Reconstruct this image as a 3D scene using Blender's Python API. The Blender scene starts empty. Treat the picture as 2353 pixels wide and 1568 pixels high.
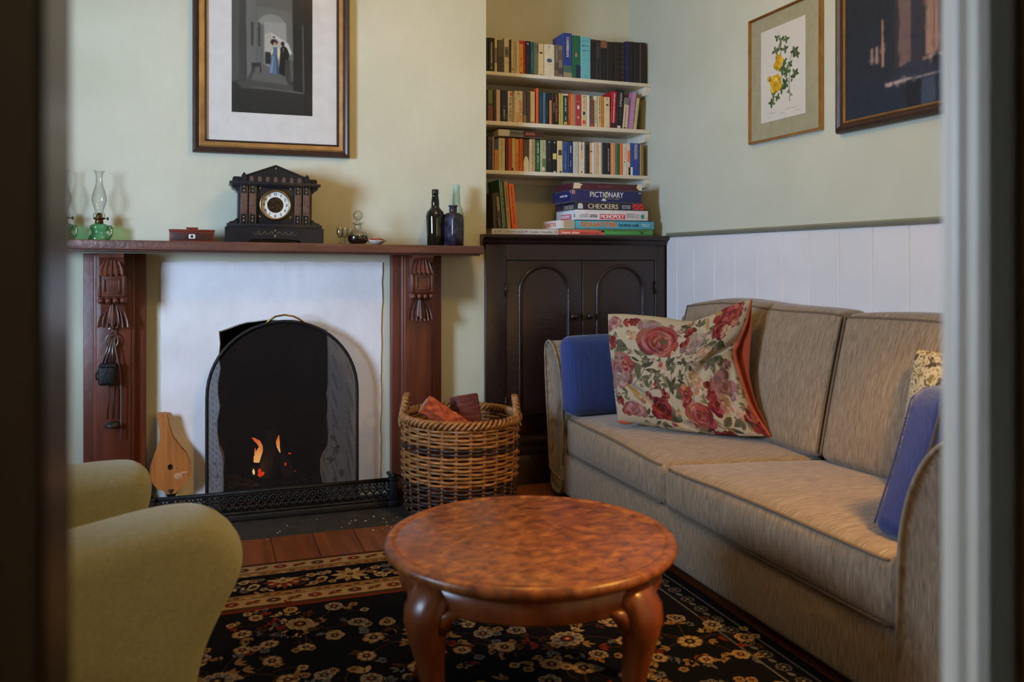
import bpy, bmesh, math, random
import numpy as np
from mathutils import Vector, Matrix

S = bpy.context.scene
COL = S.collection
R = math.radians
PI = math.pi

# ------------------------------------------------------------------ camera, world, lights, exposure
cam = bpy.data.cameras.new('camera')
cam.sensor_width = 36.0
cam.lens = 1950.0 / 2353.0 * 36.0
cam.shift_y = -(784.0 - 600.0) / 2353.0
cam.clip_start = 0.05
cam.dof.use_dof = True
cam.dof.focus_distance = 3.85
cam.dof.aperture_fstop = 2.8
cam_ob = bpy.data.objects.new('camera', cam)
cam_ob.location = (0, 0, 1.15)
cam_ob.rotation_euler = (R(90), 0, -R(19.65))
COL.objects.link(cam_ob)
S.camera = cam_ob

world = bpy.data.worlds.new('world')
S.world = world
world.use_nodes = True
world.node_tree.nodes['Background'].inputs[0].default_value = (0.6, 0.75, 1.0, 1)
world.node_tree.nodes['Background'].inputs[1].default_value = 0.02


def light(name, kind, loc, energy, col, rot=(0, 0, 0), **kw):
    d = bpy.data.lights.new(name, kind)
    d.energy = energy
    d.color = col
    for k, v in kw.items():
        setattr(d, k, v)
    o = bpy.data.objects.new(name, d)
    o.location = loc
    o.rotation_euler = rot
    COL.objects.link(o)
    return o


# overcast sky outside, falling through the window in the left-hand wall
light('sky_outside_window', 'AREA', (-3.6, -0.1, 1.68), 1600, (0.53, 0.70, 1.0), rot=(0, R(-90), 0),
      shape='RECTANGLE', size=1.36, size_y=3.4)
light('shaded_sky_outside_window', 'AREA', (-3.6, 2.6, 1.68), 520, (0.53, 0.70, 1.0), rot=(0, R(-90), 0),
      shape='RECTANGLE', size=1.36, size_y=1.98)
# warm light: a shaded standard lamp at the near end of the sofa, plus an added fill light overhead
light('standard_lamp_bulb', 'SPOT', (1.72, 1.16, 1.66), 98, (1.0, 0.52, 0.11), rot=(0, R(16), 0), shadow_soft_size=0.09,
      spot_size=R(134), spot_blend=0.3)
light('overhead_warm_fill', 'POINT', (1.0, 2.6, 2.5), 26, (1.0, 0.57, 0.12), shadow_soft_size=0.14)

S.view_settings.view_transform = 'Standard'
S.view_settings.look = 'None'
S.view_settings.gamma = 1.0
S.view_settings.use_curve_mapping = False
S.view_settings.exposure = 0.0
S.cycles.use_denoising = True
S.cycles.max_bounces = 8
S.cycles.transparent_max_bounces = 16
S.cycles.sample_clamp_indirect = 4.0
S.cycles.caustics_reflective = False
S.cycles.caustics_refractive = False

rnd = random.Random(11)


# ------------------------------------------------------------------ colour and material helpers
def lin(c):
    return tuple((v / 255 / 12.92) if v / 255 <= 0.04045 else ((v / 255 + 0.055) / 1.055) ** 2.4 for v in c)


def hexa(c, a=1.0):
    return (*lin(c), a)


MATS = {}


def mat(name, c, rough=0.6, metal=0.0, spec=0.5, emit=None, estr=0.0, coat=0.0):
    """plain principled colour"""
    if name in MATS:
        return MATS[name]
    m = bpy.data.materials.new(name)
    m.use_nodes = True
    b = m.node_tree.nodes['Principled BSDF']
    b.inputs['Base Color'].default_value = hexa(c)
    b.inputs['Roughness'].default_value = rough
    b.inputs['Metallic'].default_value = metal
    b.inputs['Specular IOR Level'].default_value = spec
    b.inputs['Coat Weight'].default_value = coat
    if emit:
        b.inputs['Emission Color'].default_value = hexa(emit)
        b.inputs['Emission Strength'].default_value = estr
    MATS[name] = m
    return m


def nmat(name, stops, stretch=(1, 1, 1), scale=5.0, detail=4.0, rough=0.6, bump=0.0, bscale=None, metal=0.0, spec=0.5,
         coat=0.0, kind='noise', rrange=None, bstretch=None, dist=0.0, sheen=0.0):
    """a procedural surface: stretched noise (or cells) through a colour ramp, with its own bump"""
    if name in MATS:
        return MATS[name]
    m = bpy.data.materials.new(name)
    m.use_nodes = True
    nt = m.node_tree
    b = nt.nodes['Principled BSDF']
    L = nt.links
    tc = nt.nodes.new('ShaderNodeTexCoord')
    mp = nt.nodes.new('ShaderNodeMapping')
    mp.inputs['Scale'].default_value = stretch
    L.new(tc.outputs['Object'], mp.inputs['Vector'])
    if kind == 'noise':
        n = nt.nodes.new('ShaderNodeTexNoise')
        n.inputs['Scale'].default_value = scale
        n.inputs['Detail'].default_value = detail
        n.inputs['Distortion'].default_value = dist
        out = n.outputs['Fac']
    else:
        n = nt.nodes.new('ShaderNodeTexVoronoi')
        n.inputs['Scale'].default_value = scale
        out = n.outputs['Color'] if kind == 'cell' else n.outputs['Distance']
    L.new(mp.outputs['Vector'], n.inputs['Vector'])
    r = nt.nodes.new('ShaderNodeValToRGB')
    el = r.color_ramp.elements
    while len(el) < len(stops):
        el.new(0.5)
    for e, (p, c) in zip(el, stops):
        e.position = p
        e.color = hexa(c)
    L.new(out, r.inputs['Fac'])
    L.new(r.outputs['Color'], b.inputs['Base Color'])
    b.inputs['Roughness'].default_value = rough
    b.inputs['Metallic'].default_value = metal
    b.inputs['Specular IOR Level'].default_value = spec
    b.inputs['Coat Weight'].default_value = coat
    if sheen:
        b.inputs['Sheen Weight'].default_value = sheen
    if rrange:
        mr = nt.nodes.new('ShaderNodeMapRange')
        mr.inputs['To Min'].default_value, mr.inputs['To Max'].default_value = rrange
        L.new(out, mr.inputs['Value'])
        L.new(mr.outputs['Result'], b.inputs['Roughness'])
    if bump:
        n2 = nt.nodes.new('ShaderNodeTexNoise')
        n2.inputs['Scale'].default_value = bscale or scale
        n2.inputs['Detail'].default_value = 3.0
        if bstretch:
            mp2 = nt.nodes.new('ShaderNodeMapping')
            mp2.inputs['Scale'].default_value = bstretch
            L.new(tc.outputs['Object'], mp2.inputs['Vector'])
            L.new(mp2.outputs['Vector'], n2.inputs['Vector'])
        else:
            L.new(tc.outputs['Object'], n2.inputs['Vector'])
        bp = nt.nodes.new('ShaderNodeBump')
        bp.inputs['Strength'].default_value = bump
        bp.inputs['Distance'].default_value = 0.01
        L.new(n2.outputs['Fac'], bp.inputs['Height'])
        L.new(bp.outputs['Normal'], b.inputs['Normal'])
    MATS[name] = m
    return m


def clear(name, c, tint=0.9, rough=0.02, gloss=1.0, ior=1.5, rim=1.0):
    """thin clear or tinted glass: see-through, with fresnel reflection"""
    if name in MATS:
        return MATS[name]
    m = bpy.data.materials.new(name)
    m.use_nodes = True
    nt = m.node_tree
    nt.nodes.clear()
    o = nt.nodes.new('ShaderNodeOutputMaterial')
    t = nt.nodes.new('ShaderNodeBsdfTransparent')
    t.inputs['Color'].default_value = (*[v * tint for v in lin(c)], 1)
    g = nt.nodes.new('ShaderNodeBsdfGlossy')
    g.inputs['Roughness'].default_value = rough
    g.inputs['Color'].default_value = (gloss, gloss, gloss, 1)
    f = nt.nodes.new('ShaderNodeFresnel')
    f.inputs['IOR'].default_value = ior
    if rim < 1.0:      # a rounded wall of glass is seen edge-on at its outline, through more glass
        lw = nt.nodes.new('ShaderNodeLayerWeight')
        lw.inputs['Blend'].default_value = 0.35
        cm = nt.nodes.new('ShaderNodeMixRGB')
        cm.inputs[1].default_value = (*[v * tint for v in lin(c)], 1)
        cm.inputs[2].default_value = (*[v * tint * rim for v in lin(c)], 1)
        nt.links.new(lw.outputs['Facing'], cm.inputs[0])
        nt.links.new(cm.outputs[0], t.inputs['Color'])
    mx = nt.nodes.new('ShaderNodeMixShader')
    # reflect at the outer face only; the way out of the thin pane is clear
    ge = nt.nodes.new('ShaderNodeNewGeometry')
    inv = nt.nodes.new('ShaderNodeMath')
    inv.operation = 'SUBTRACT'
    inv.inputs[0].default_value = 1.0
    nt.links.new(ge.outputs['Backfacing'], inv.inputs[1])
    mu = nt.nodes.new('ShaderNodeMath')
    mu.operation = 'MULTIPLY'
    nt.links.new(f.outputs[0], mu.inputs[0])
    nt.links.new(inv.outputs[0], mu.inputs[1])
    nt.links.new(mu.outputs[0], mx.inputs[0])
    nt.links.new(t.outputs[0], mx.inputs[1])
    nt.links.new(g.outputs[0], mx.inputs[2])
    nt.links.new(mx.outputs[0], o.inputs[0])
    MATS[name] = m
    return m


def wire_gauze(name, c, cover=0.5):
    m = bpy.data.materials.new(name)
    m.use_nodes = True
    nt = m.node_tree
    nt.nodes.clear()
    o = nt.nodes.new('ShaderNodeOutputMaterial')
    t = nt.nodes.new('ShaderNodeBsdfTransparent')
    d = nt.nodes.new('ShaderNodeBsdfDiffuse')
    d.inputs['Color'].default_value = hexa(c)
    tc = nt.nodes.new('ShaderNodeTexCoord')
    sx = nt.nodes.new('ShaderNodeSeparateXYZ')
    nt.links.new(tc.outputs['Object'], sx.inputs[0])

    def band(sock):
        a = nt.nodes.new('ShaderNodeMath')
        a.operation = 'MULTIPLY'
        a.inputs[1].default_value = 1 / 0.0042
        nt.links.new(sock, a.inputs[0])
        f = nt.nodes.new('ShaderNodeMath')
        f.operation = 'FRACT'
        nt.links.new(a.outputs[0], f.inputs[0])
        g = nt.nodes.new('ShaderNodeMath')
        g.operation = 'LESS_THAN'
        g.inputs[1].default_value = cover
        nt.links.new(f.outputs[0], g.inputs[0])
        return g.outputs[0]
    s1 = nt.nodes.new('ShaderNodeMath')
    s1.operation = 'ADD'
    nt.links.new(sx.outputs[0], s1.inputs[0])
    nt.links.new(sx.outputs[2], s1.inputs[1])
    s2 = nt.nodes.new('ShaderNodeMath')
    s2.operation = 'SUBTRACT'
    nt.links.new(sx.outputs[0], s2.inputs[0])
    nt.links.new(sx.outputs[2], s2.inputs[1])
    mxx = nt.nodes.new('ShaderNodeMath')
    mxx.operation = 'MAXIMUM'
    nt.links.new(band(s1.outputs[0]), mxx.inputs[0])
    nt.links.new(band(s2.outputs[0]), mxx.inputs[1])
    mx = nt.nodes.new('ShaderNodeMixShader')
    nt.links.new(mxx.outputs[0], mx.inputs[0])
    nt.links.new(t.outputs[0], mx.inputs[1])
    nt.links.new(d.outputs[0], mx.inputs[2])
    nt.links.new(mx.outputs[0], o.inputs[0])
    return m


def painted(name, rough=0.8, spec=0.3, bump=0.0, bscale=200):
    """colour carried by the mesh itself (printed cloth, prints, paintings)"""
    m = bpy.data.materials.new(name)
    m.use_nodes = True
    nt = m.node_tree
    b = nt.nodes['Principled BSDF']
    a = nt.nodes.new('ShaderNodeVertexColor')
    a.layer_name = 'print'
    nt.links.new(a.outputs['Color'], b.inputs['Base Color'])
    b.inputs['Roughness'].default_value = rough
    b.inputs['Specular IOR Level'].default_value = spec
    return m


# ------------------------------------------------------------------ object helpers
def tag(o, label=None, cat=None, group=None, kind=None):
    for k, v in (('label', label), ('category', cat), ('group', group), ('kind', kind)):
        if v:
            o[k] = v
    return o


def thing(name, label, cat, loc=(0, 0, 0), rot=(0, 0, 0), group=None):
    o = bpy.data.objects.new(name, None)
    o.empty_display_size = 0.05
    o.location = loc
    o.rotation_euler = rot
    COL.objects.link(o)
    return tag(o, label, cat, group)


def copy_tree(o, parent=None):
    c = o.copy()
    COL.objects.link(c)
    if parent is not None:
        c.parent = parent
    for ch in list(o.children):
        copy_tree(ch, c)
    return c


class MB:
    """collects shapes into one mesh"""

    def __init__(self):
        self.v, self.f, self.mi, self.sm = [], [], [], []
        self.T = Matrix.Identity(4)

    def add(self, vs, fs, mi=0, smooth=False):
        n = len(self.v)
        T = self.T
        self.v.extend([tuple(T @ Vector(p)) for p in vs])
        for f in fs:
            self.f.append(tuple(i + n for i in f))
            self.mi.append(mi)
            self.sm.append(smooth)
        return self

    def box(self, x0, x1, y0, y1, z0, z1, bev=0.0, mi=0, seg=2):
        if bev <= 0:
            vs = [(x, y, z) for x in (x0, x1) for y in (y0, y1) for z in (z0, z1)]
            fs = [(0, 1, 3, 2), (4, 6, 7, 5), (0, 4, 5, 1), (2, 3, 7, 6), (0, 2, 6, 4), (1, 5, 7, 3)]
            return self.add(vs, fs, mi)
        bm = bmesh.new()
        bmesh.ops.create_cube(bm, size=1.0)
        for v in bm.verts:
            v.co = ((x0 + x1) / 2 + v.co.x * (x1 - x0), (y0 + y1) / 2 + v.co.y * (y1 - y0), (z0 + z1) / 2 + v.co.z * (z1 - z0))
        bmesh.ops.bevel(bm, geom=list(bm.edges), offset=bev, segments=seg, profile=0.5, affect='EDGES')
        return self.from_bm(bm, mi, seg > 1)

    def from_bm(self, bm, mi=0, smooth=False):
        bm.verts.index_update()
        self.add([tuple(v.co) for v in bm.verts], [tuple(v.index for v in f.verts) for f in bm.faces], mi, smooth)
        bm.free()
        return self

    def prism(self, poly, axis, a0, a1, mi=0, smooth=False):
        """polygon (list of 2d points) extruded along axis 0,1,2"""
        n = len(poly)

        def P(p, a):
            if axis == 0:
                return (a, p[0], p[1])
            if axis == 1:
                return (p[0], a, p[1])
            return (p[0], p[1], a)
        vs = [P(p, a0) for p in poly] + [P(p, a1) for p in poly]
        fs = [(i, (i + 1) % n, (i + 1) % n + n, i + n) for i in range(n)]
        self.add(vs, fs, mi, smooth)
        self.add([P(p, a0) for p in poly], [tuple(range(n))], mi)
        self.add([P(p, a1) for p in poly], [tuple(range(n))], mi)
        return self

    def lathe(self, prof, c=(0, 0, 0), n=32, mi=0, axis=2, closed=False):
        vs, fs = [], []
        m = len(prof)
        for i in range(n):
            a = 2 * PI * i / n
            for r, z in prof:
                x, y = r * math.cos(a), r * math.sin(a)
                p = (x, y, z) if axis == 2 else ((x, -z, y) if axis == 1 else (z, x, y))
                vs.append((p[0] + c[0], p[1] + c[1], p[2] + c[2]))
        for i in range(n):
            j = (i + 1) % n
            for k in range(m - 1 + (1 if closed else 0)):
                k2 = (k + 1) % m
                fs.append((i * m + k, j * m + k, j * m + k2, i * m + k2))
        return self.add(vs, fs, mi, True)

    def tube(self, pts, r, n=8, closed=False, mi=0, caps=True):
        pts = [Vector(p) for p in pts]
        N = len(pts)
        rs = r if isinstance(r, (list, tuple)) else [r] * N
        up = None
        vs, fs = [], []
        for i in range(N):
            if closed:
                t = pts[(i + 1) % N] - pts[i - 1]
            else:
                t = pts[min(i + 1, N - 1)] - pts[max(i - 1, 0)]
            if t.length < 1e-9:
                t = Vector((0, 0, 1))
            t.normalize()
            if up is None:
                up = Vector((0, 0, 1)) if abs(t.z) < 0.9 else Vector((1, 0, 0))
            up = (up - t * up.dot(t))
            if up.length < 1e-6:
                up = t.orthogonal()
            up.normalize()
            s = t.cross(up)
            for k in range(n):
                a = 2 * PI * k / n
                vs.append(pts[i] + (up * math.cos(a) + s * math.sin(a)) * rs[i])
        for i in range(N - (0 if closed else 1)):
            j = (i + 1) % N
            for k in range(n):
                k2 = (k + 1) % n
                fs.append((i * n + k, i * n + k2, j * n + k2, j * n + k))
        if not closed and caps:
            fs.append(tuple(range(n - 1, -1, -1)))
            fs.append(tuple((N - 1) * n + k for k in range(n)))
        return self.add(vs, fs, mi, True)

    def ball(self, c, r, mi=0, n=16, m=10):
        rx, ry, rz = r if isinstance(r, (tuple, list)) else (r, r, r)
        vs, fs = [], []
        for j in range(m + 1):
            t = PI * j / m
            for i in range(n):
                a = 2 * PI * i / n
                vs.append((c[0] + rx * math.sin(t) * math.cos(a), c[1] + ry * math.sin(t) * math.sin(a), c[2] + rz * math.cos(t)))
        for j in range(m):
            for i in range(n):
                i2 = (i + 1) % n
                fs.append((j * n + i, (j + 1) * n + i, (j + 1) * n + i2, j * n + i2))
        return self.add(vs, fs, mi, True)

    def sheet(self, fn, nu, nv, mi=0, smooth=True):
        vs = [fn(i / nu, j / nv) for j in range(nv + 1) for i in range(nu + 1)]
        fs = [(j * (nu + 1) + i, j * (nu + 1) + i + 1, (j + 1) * (nu + 1) + i + 1, (j + 1) * (nu + 1) + i) for j in range(nv) for i in range(nu)]
        return self.add(vs, fs, mi, smooth)

    def soft(self, hx, hy, hz, r, bulge=(0, 0, 0), n=14, fn=None, mi=0):
        """upholstered block: rounded box with bulging faces; fn maps local -> final"""
        bm = bmesh.new()
        bmesh.ops.create_cube(bm, size=2.0)
        bmesh.ops.subdivide_edges(bm, edges=list(bm.edges), cuts=n, use_grid_fill=True)
        h = (hx, hy, hz)
        out = []
        for v in bm.verts:
            q = [math.sin(c * PI / 2) for c in v.co]
            w = list(q)
            p = [q[k] * h[k] for k in range(3)]
            core = [max(-(h[k] - r), min(h[k] - r, p[k])) for k in range(3)]
            d = Vector([p[k] - core[k] for k in range(3)])
            if d.length > 1e-9:
                d = d.normalized() * r
            p = [core[k] + d[k] for k in range(3)]
            for k in range(3):
                a, b = (k + 1) % 3, (k + 2) % 3
                p[k] += bulge[k] * w[k] * (1 - w[a] ** 2) * (1 - w[b] ** 2)
            out.append(fn(*p) if fn else tuple(p))
        for v, p in zip(bm.verts, out):
            v.co = p
        return self.from_bm(bm, mi, True)

    def build(self, name, mats, parent=None, loc=None, auto=None):
        me = bpy.data.meshes.new(name)
        me.from_pydata(self.v, [], self.f)
        me.polygons.foreach_set('use_smooth', self.sm)
        me.polygons.foreach_set('material_index', self.mi)
        for m in (mats if isinstance(mats, (list, tuple)) else [mats]):
            me.materials.append(m)
        bm = bmesh.new()
        bm.from_mesh(me)
        bmesh.ops.remove_doubles(bm, verts=list(bm.verts), dist=1e-6)
        bmesh.ops.recalc_face_normals(bm, faces=list(bm.faces))
        bm.to_mesh(me)
        bm.free()
        me.update()
        o = bpy.data.objects.new(name, me)
        COL.objects.link(o)
        if parent is not None:
            o.parent = parent
        if loc:
            o.location = loc
        if auto:
            pass
        return o


def struct(o):
    o['kind'] = 'structure'
    return o


_txt = {}


def glyphs(s):
    """outline of a line of lettering, as verts / faces, its box scaled to 0..1"""
    if s in _txt:
        return _txt[s]
    cu = bpy.data.curves.new('lettering', 'FONT')
    cu.body = s
    cu.resolution_u = 3
    o = bpy.data.objects.new('lettering', cu)
    COL.objects.link(o)
    dg = bpy.context.evaluated_depsgraph_get()
    me = bpy.data.meshes.new_from_object(o.evaluated_get(dg))
    vs = [tuple(v.co) for v in me.vertices]
    fs = [tuple(p.vertices) for p in me.polygons]
    bpy.data.objects.remove(o)
    bpy.data.curves.remove(cu)
    bpy.data.meshes.remove(me)
    x0, x1 = min(v[0] for v in vs), max(v[0] for v in vs)
    y0, y1 = min(v[1] for v in vs), max(v[1] for v in vs)
    _txt[s] = ([((v[0] - x0) / (x1 - x0), (v[1] - y0) / (y1 - y0)) for v in vs], fs)
    return _txt[s]


def letter(mb, s, c, right, up, w, h, mi=0, bold=0.0):
    """lay lettering into a mesh: centre c, unit vectors right / up, box w x h"""
    vs, fs = glyphs(s)
    c, right, up = Vector(c), Vector(right), Vector(up)
    for dx in ((0,) if not bold else (-bold, 0, bold)):
        nrm = right.cross(up) * (0.00003 * (1 if dx > 0 else (-1 if dx < 0 else 0)))
        mb.add([c + right * ((x - 0.5) * w + dx) + up * ((y - 0.5) * h) + nrm for x, y in vs], fs, mi)
    return mb


def marks(mb, c, right, up, w, h, mi=0, seed=1, rows=1):
    """unreadable small print: short strokes"""
    rr = random.Random(seed)
    c, right, up = Vector(c), Vector(right), Vector(up)
    for k in range(rows):
        x = -w / 2
        y = (-(rows - 1) / 2 + k) * (h / rows) * 1.0
        hh = h / rows * 0.62
        while x < w / 2 - hh * 0.3:
            sw = hh * rr.uniform(0.25, 0.7)
            if rr.random() < 0.14:
                x += hh * 0.6
                continue
            e = min(x + sw, w / 2)
            ya, yb = y - hh * 0.5 * rr.uniform(0.55, 1), y + hh * 0.5 * rr.uniform(0.6, 1)
            mb.add([c + right * x + up * ya, c + right * e + up * ya, c + right * e + up * yb, c + right * x + up * yb], [(0, 1, 2, 3)], mi)
            x = e + hh * 0.22
    return mb


# ---- a small painter's canvas whose colours go on to a dense mesh (printed cloth, prints, paintings)
class Canvas:
    def __init__(self, w, h, c):
        self.w, self.h = w, h
        self.a = np.empty((h, w, 3), float)
        self.a[:] = c

    def _mix(self, y0, y1, x0, x1, m, c):
        self.a[y0:y1, x0:x1] = self.a[y0:y1, x0:x1] * (1 - m[..., None]) + np.array(c, float) * m[..., None]

    def ell(self, cx, cy, rx, ry, c, rot=0.0, soft=0.12, alpha=1.0):
        k = max(rx, ry) * 1.3 + 2
        x0, x1, y0, y1 = int(max(0, cx - k)), int(min(self.w, cx + k + 1)), int(max(0, cy - k)), int(min(self.h, cy + k + 1))
        if x1 <= x0 or y1 <= y0:
            return
        Y, X = np.mgrid[y0:y1, x0:x1]
        ca, sa = math.cos(rot), math.sin(rot)
        dx, dy = X - cx, Y - cy
        d = np.sqrt(((dx * ca + dy * sa) / rx) ** 2 + ((-dx * sa + dy * ca) / ry) ** 2)
        self._mix(y0, y1, x0, x1, np.clip((1 + soft - d) / (2 * soft), 0, 1) * alpha, c)

    def poly(self, pts, c, alpha=1.0):
        xs, ys = [p[0] for p in pts], [p[1] for p in pts]
        x0, x1, y0, y1 = int(max(0, min(xs))), int(min(self.w, max(xs) + 2)), int(max(0, min(ys))), int(min(self.h, max(ys) + 2))
        if x1 <= x0 or y1 <= y0:
            return
        Y, X = np.mgrid[y0:y1, x0:x1]
        ins = np.zeros(X.shape, bool)
        n = len(pts)
        for i in range(n):
            (xa, ya), (xb, yb) = pts[i], pts[(i + 1) % n]
            if ya == yb:
                continue
            ins ^= ((ya > Y) != (yb > Y)) & (X < (xb - xa) * (Y - ya) / (yb - ya) + xa)
        self._mix(y0, y1, x0, x1, ins.astype(float) * alpha, c)

    def line(self, pts, w, c, alpha=1.0):
        for (xa, ya), (xb, yb) in zip(pts, pts[1:]):
            L = math.hypot(xb - xa, yb - ya)
            for i in range(int(L / max(w * 0.5, 0.5)) + 1):
                t = i / max(1, int(L / max(w * 0.5, 0.5)))
                self.ell(xa + (xb - xa) * t, ya + (yb - ya) * t, w, w, c, 0, 0.35, alpha)

    def soften(self, n=1, grain=0.0, seed=1):
        for _ in range(n):
            p = np.pad(self.a, ((1, 1), (1, 1), (0, 0)), mode='edge')
            self.a = (p[:-2, 1:-1] + p[2:, 1:-1] + p[1:-1, :-2] + p[1:-1, 2:] + 2 * p[1:-1, 1:-1]) / 6
        if grain:
            self.a += np.random.default_rng(seed).normal(0, grain, self.a.shape[:2] + (1,))

    def leaf(self, x, y, L, w, ang, c):
        ca, sa = math.cos(ang), math.sin(ang)
        pts = []
        for s in (1, -1):
            rng = range(0, 9) if s == 1 else range(8, -1, -1)
            for i in rng:
                t = i / 8
                o = s * w * math.sin(PI * t) ** 0.8 * (1 - 0.25 * t)
                pts.append((x + ca * L * t - sa * o, y + sa * L * t + ca * o))
        self.poly(pts, c)
        self.line([(x, y), (x + ca * L * 0.9, y + sa * L * 0.9)], 0.7, tuple(v * 0.72 for v in c), 0.8)

    def rose(self, x, y, rx, ry, dark, midc, lightc, rr, n=26):
        for k in range(n):
            t = 1 - k / n
            a = rr.uniform(0, 2 * PI)
            px, py = x + rx * t * 0.72 * math.cos(a), y + ry * t * 0.72 * math.sin(a)
            c = [dark, midc, lightc, midc][k % 4]
            c = tuple(min(255, max(0, v + rr.uniform(-14, 14))) for v in c)
            self.ell(px, py, rx * (0.18 + 0.22 * t), ry * (0.12 + 0.2 * t), tuple(v * .8 for v in c), a + PI / 2, 0.1, 0.9)
            self.ell(px + math.cos(a) * rx * .03, py + math.sin(a) * ry * .03 - .4, rx * (0.15 + 0.2 * t), ry * (0.095 + 0.175 * t), c, a + PI / 2, 0.12, 0.95)
        for k in range(3):
            self.ell(x + rr.uniform(-.1, .1) * rx, y + rr.uniform(-.1, .1) * ry, rx * .16, ry * .1, dark, rr.uniform(0, 3), 0.3, .8)


def print_mesh(name, fn, canvas, material, parent, nu=None, nv=None):
    """dense sheet: fn(u,v) arrays -> xyz arrays, colour from the canvas"""
    nu, nv = nu or canvas.w, nv or canvas.h
    u, v = np.meshgrid(np.linspace(0, 1, nu), np.linspace(0, 1, nv))
    P = fn(u, v)
    me = bpy.data.meshes.new(name)
    idx = np.arange(nu * nv).reshape(nv, nu)
    f = np.stack([idx[:-1, :-1], idx[1:, :-1], idx[1:, 1:], idx[:-1, 1:]], -1).reshape(-1, 4)
    me.vertices.add(nu * nv)
    me.vertices.foreach_set('co', np.stack(P, -1).reshape(-1).astype(np.float32))
    me.loops.add(f.size)
    me.loops.foreach_set('vertex_index', f.reshape(-1).astype(np.int32))
    me.polygons.add(len(f))
    me.polygons.foreach_set('loop_start', np.arange(0, f.size, 4, dtype=np.int32))
    me.polygons.foreach_set('use_smooth', np.ones(len(f), bool))
    me.update(calc_edges=True)
    at = me.color_attributes.new('print', 'FLOAT_COLOR', 'POINT')
    iy = np.clip((np.linspace(0, 1, nv) * (canvas.h - 1)).round().astype(int), 0, canvas.h - 1)
    ix = np.clip((np.linspace(0, 1, nu) * (canvas.w - 1)).round().astype(int), 0, canvas.w - 1)
    c = np.clip(canvas.a[np.ix_(iy, ix)] / 255, 0, 1)
    c = np.where(c <= 0.04045, c / 12.92, ((c + 0.055) / 1.055) ** 2.4)
    rgba = np.concatenate([c, np.ones(c.shape[:2] + (1,))], -1)
    at.data.foreach_set('color', rgba.reshape(-1).astype(np.float32))
    me.materials.append(material)
    o = bpy.data.objects.new(name, me)
    COL.objects.link(o)
    if parent is not None:
        o.parent = parent
    return o

# ------------------------------------------------------------------ materials of the room
M_WALL = nmat('aged_plaster', [(0.3, (199, 199, 174)), (0.7, (208, 207, 184))], scale=3, detail=5, rough=0.75, bump=0.35, bscale=14, spec=0.3)
M_RWALL = nmat('green_grey_paint', [(0.3, (182, 185, 166)), (0.7, (189, 192, 174))], scale=3, detail=4, rough=0.7, bump=0.1, bscale=60, spec=0.3)
M_WHITE = nmat('whitewashed_plaster', [(0.32, (230, 228, 228)), (0.62, (240, 238, 238))], scale=5, detail=6, rough=0.7, bump=0.5, bscale=16, spec=0.3)
M_PANEL = nmat('white_gloss_boards', [(0.3, (206, 206, 208)), (0.7, (214, 214, 215))], scale=4, rough=0.45)
M_RAIL = nmat('olive_painted_rail', [(0.3, (120, 120, 100)), (0.7, (132, 131, 110))], scale=6, rough=0.5)
M_CEIL = mat('ceiling_white', (226, 222, 210), 0.8)
M_BOARD = nmat('old_pine_boards', [(0.2, (72, 36, 16)), (0.5, (112, 62, 28)), (0.8, (134, 78, 38))], stretch=(7, 0.7, 1), scale=3, detail=6, rough=0.45, bump=0.12, bscale=40, bstretch=(6, .6, 1), dist=0.6)
M_HEARTH = nmat('sooty_concrete', [(0.3, (30, 28, 26)), (0.6, (46, 42, 39)), (0.85, (66, 61, 56))], scale=14, detail=8, rough=0.8, bump=0.4, bscale=60)
M_SOOT = nmat('sooty_brick', [(0.3, (16, 13, 12)), (0.6, (30, 26, 23)), (0.85, (52, 47, 43))], scale=9, detail=8, rough=0.95, bump=0.6, bscale=30, spec=0.1)
M_MANTEL = nmat('mantel_wood', [(0.2, (74, 44, 34)), (0.5, (100, 63, 48)), (0.8, (120, 80, 62))], stretch=(0.8, 5, 9), scale=5, detail=7, rough=0.42, bump=0.25, bscale=50, dist=0.4)
M_PIL = nmat('pilaster_wood', [(0.2, (64, 30, 20)), (0.5, (96, 46, 28)), (0.8, (114, 58, 36))], stretch=(7, 5, 0.7), scale=4, detail=6, rough=0.4, bump=0.12, bscale=30, dist=0.4)
M_CARVE = nmat('carved_wood', [(0.25, (70, 36, 26)), (0.55, (98, 54, 40)), (0.8, (116, 68, 50))], scale=18, detail=4, rough=0.36)
M_CAB = nmat('brown_gloss_paint', [(0.3, (36, 23, 19)), (0.7, (44, 28, 23))], scale=5, detail=5, rough=0.3, bump=0.16, bscale=45, spec=0.55)
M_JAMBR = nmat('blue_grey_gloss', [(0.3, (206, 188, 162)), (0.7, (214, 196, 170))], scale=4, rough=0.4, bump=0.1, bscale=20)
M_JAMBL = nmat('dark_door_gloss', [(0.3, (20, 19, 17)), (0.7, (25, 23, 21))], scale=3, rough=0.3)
M_SHELF = nmat('cream_shelf_paint', [(0.3, (214, 206, 184)), (0.7, (222, 214, 194))], scale=8, rough=0.5)
M_IRON = nmat('black_cast_iron', [(0.3, (22, 22, 23)), (0.7, (36, 35, 35))], scale=30, rough=0.55, bump=0.3, bscale=120, metal=0.4)
M_BRASS = mat('brass', (176, 140, 70), 0.3, 1.0)
M_OLDBRASS = mat('tarnished_brass', (96, 72, 46), 0.45, 1.0)
M_STEEL = mat('dull_steel', (120, 116, 112), 0.35, 1.0)
M_BLACK = mat('black', (16, 15, 15), 0.5)

XR, YB, YN, XC_ = 2.374, 4.13, 4.55, 1.334   # right wall, chimney breast, alcove back, chimney corner
XL, ZC = -1.9, 2.9


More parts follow.
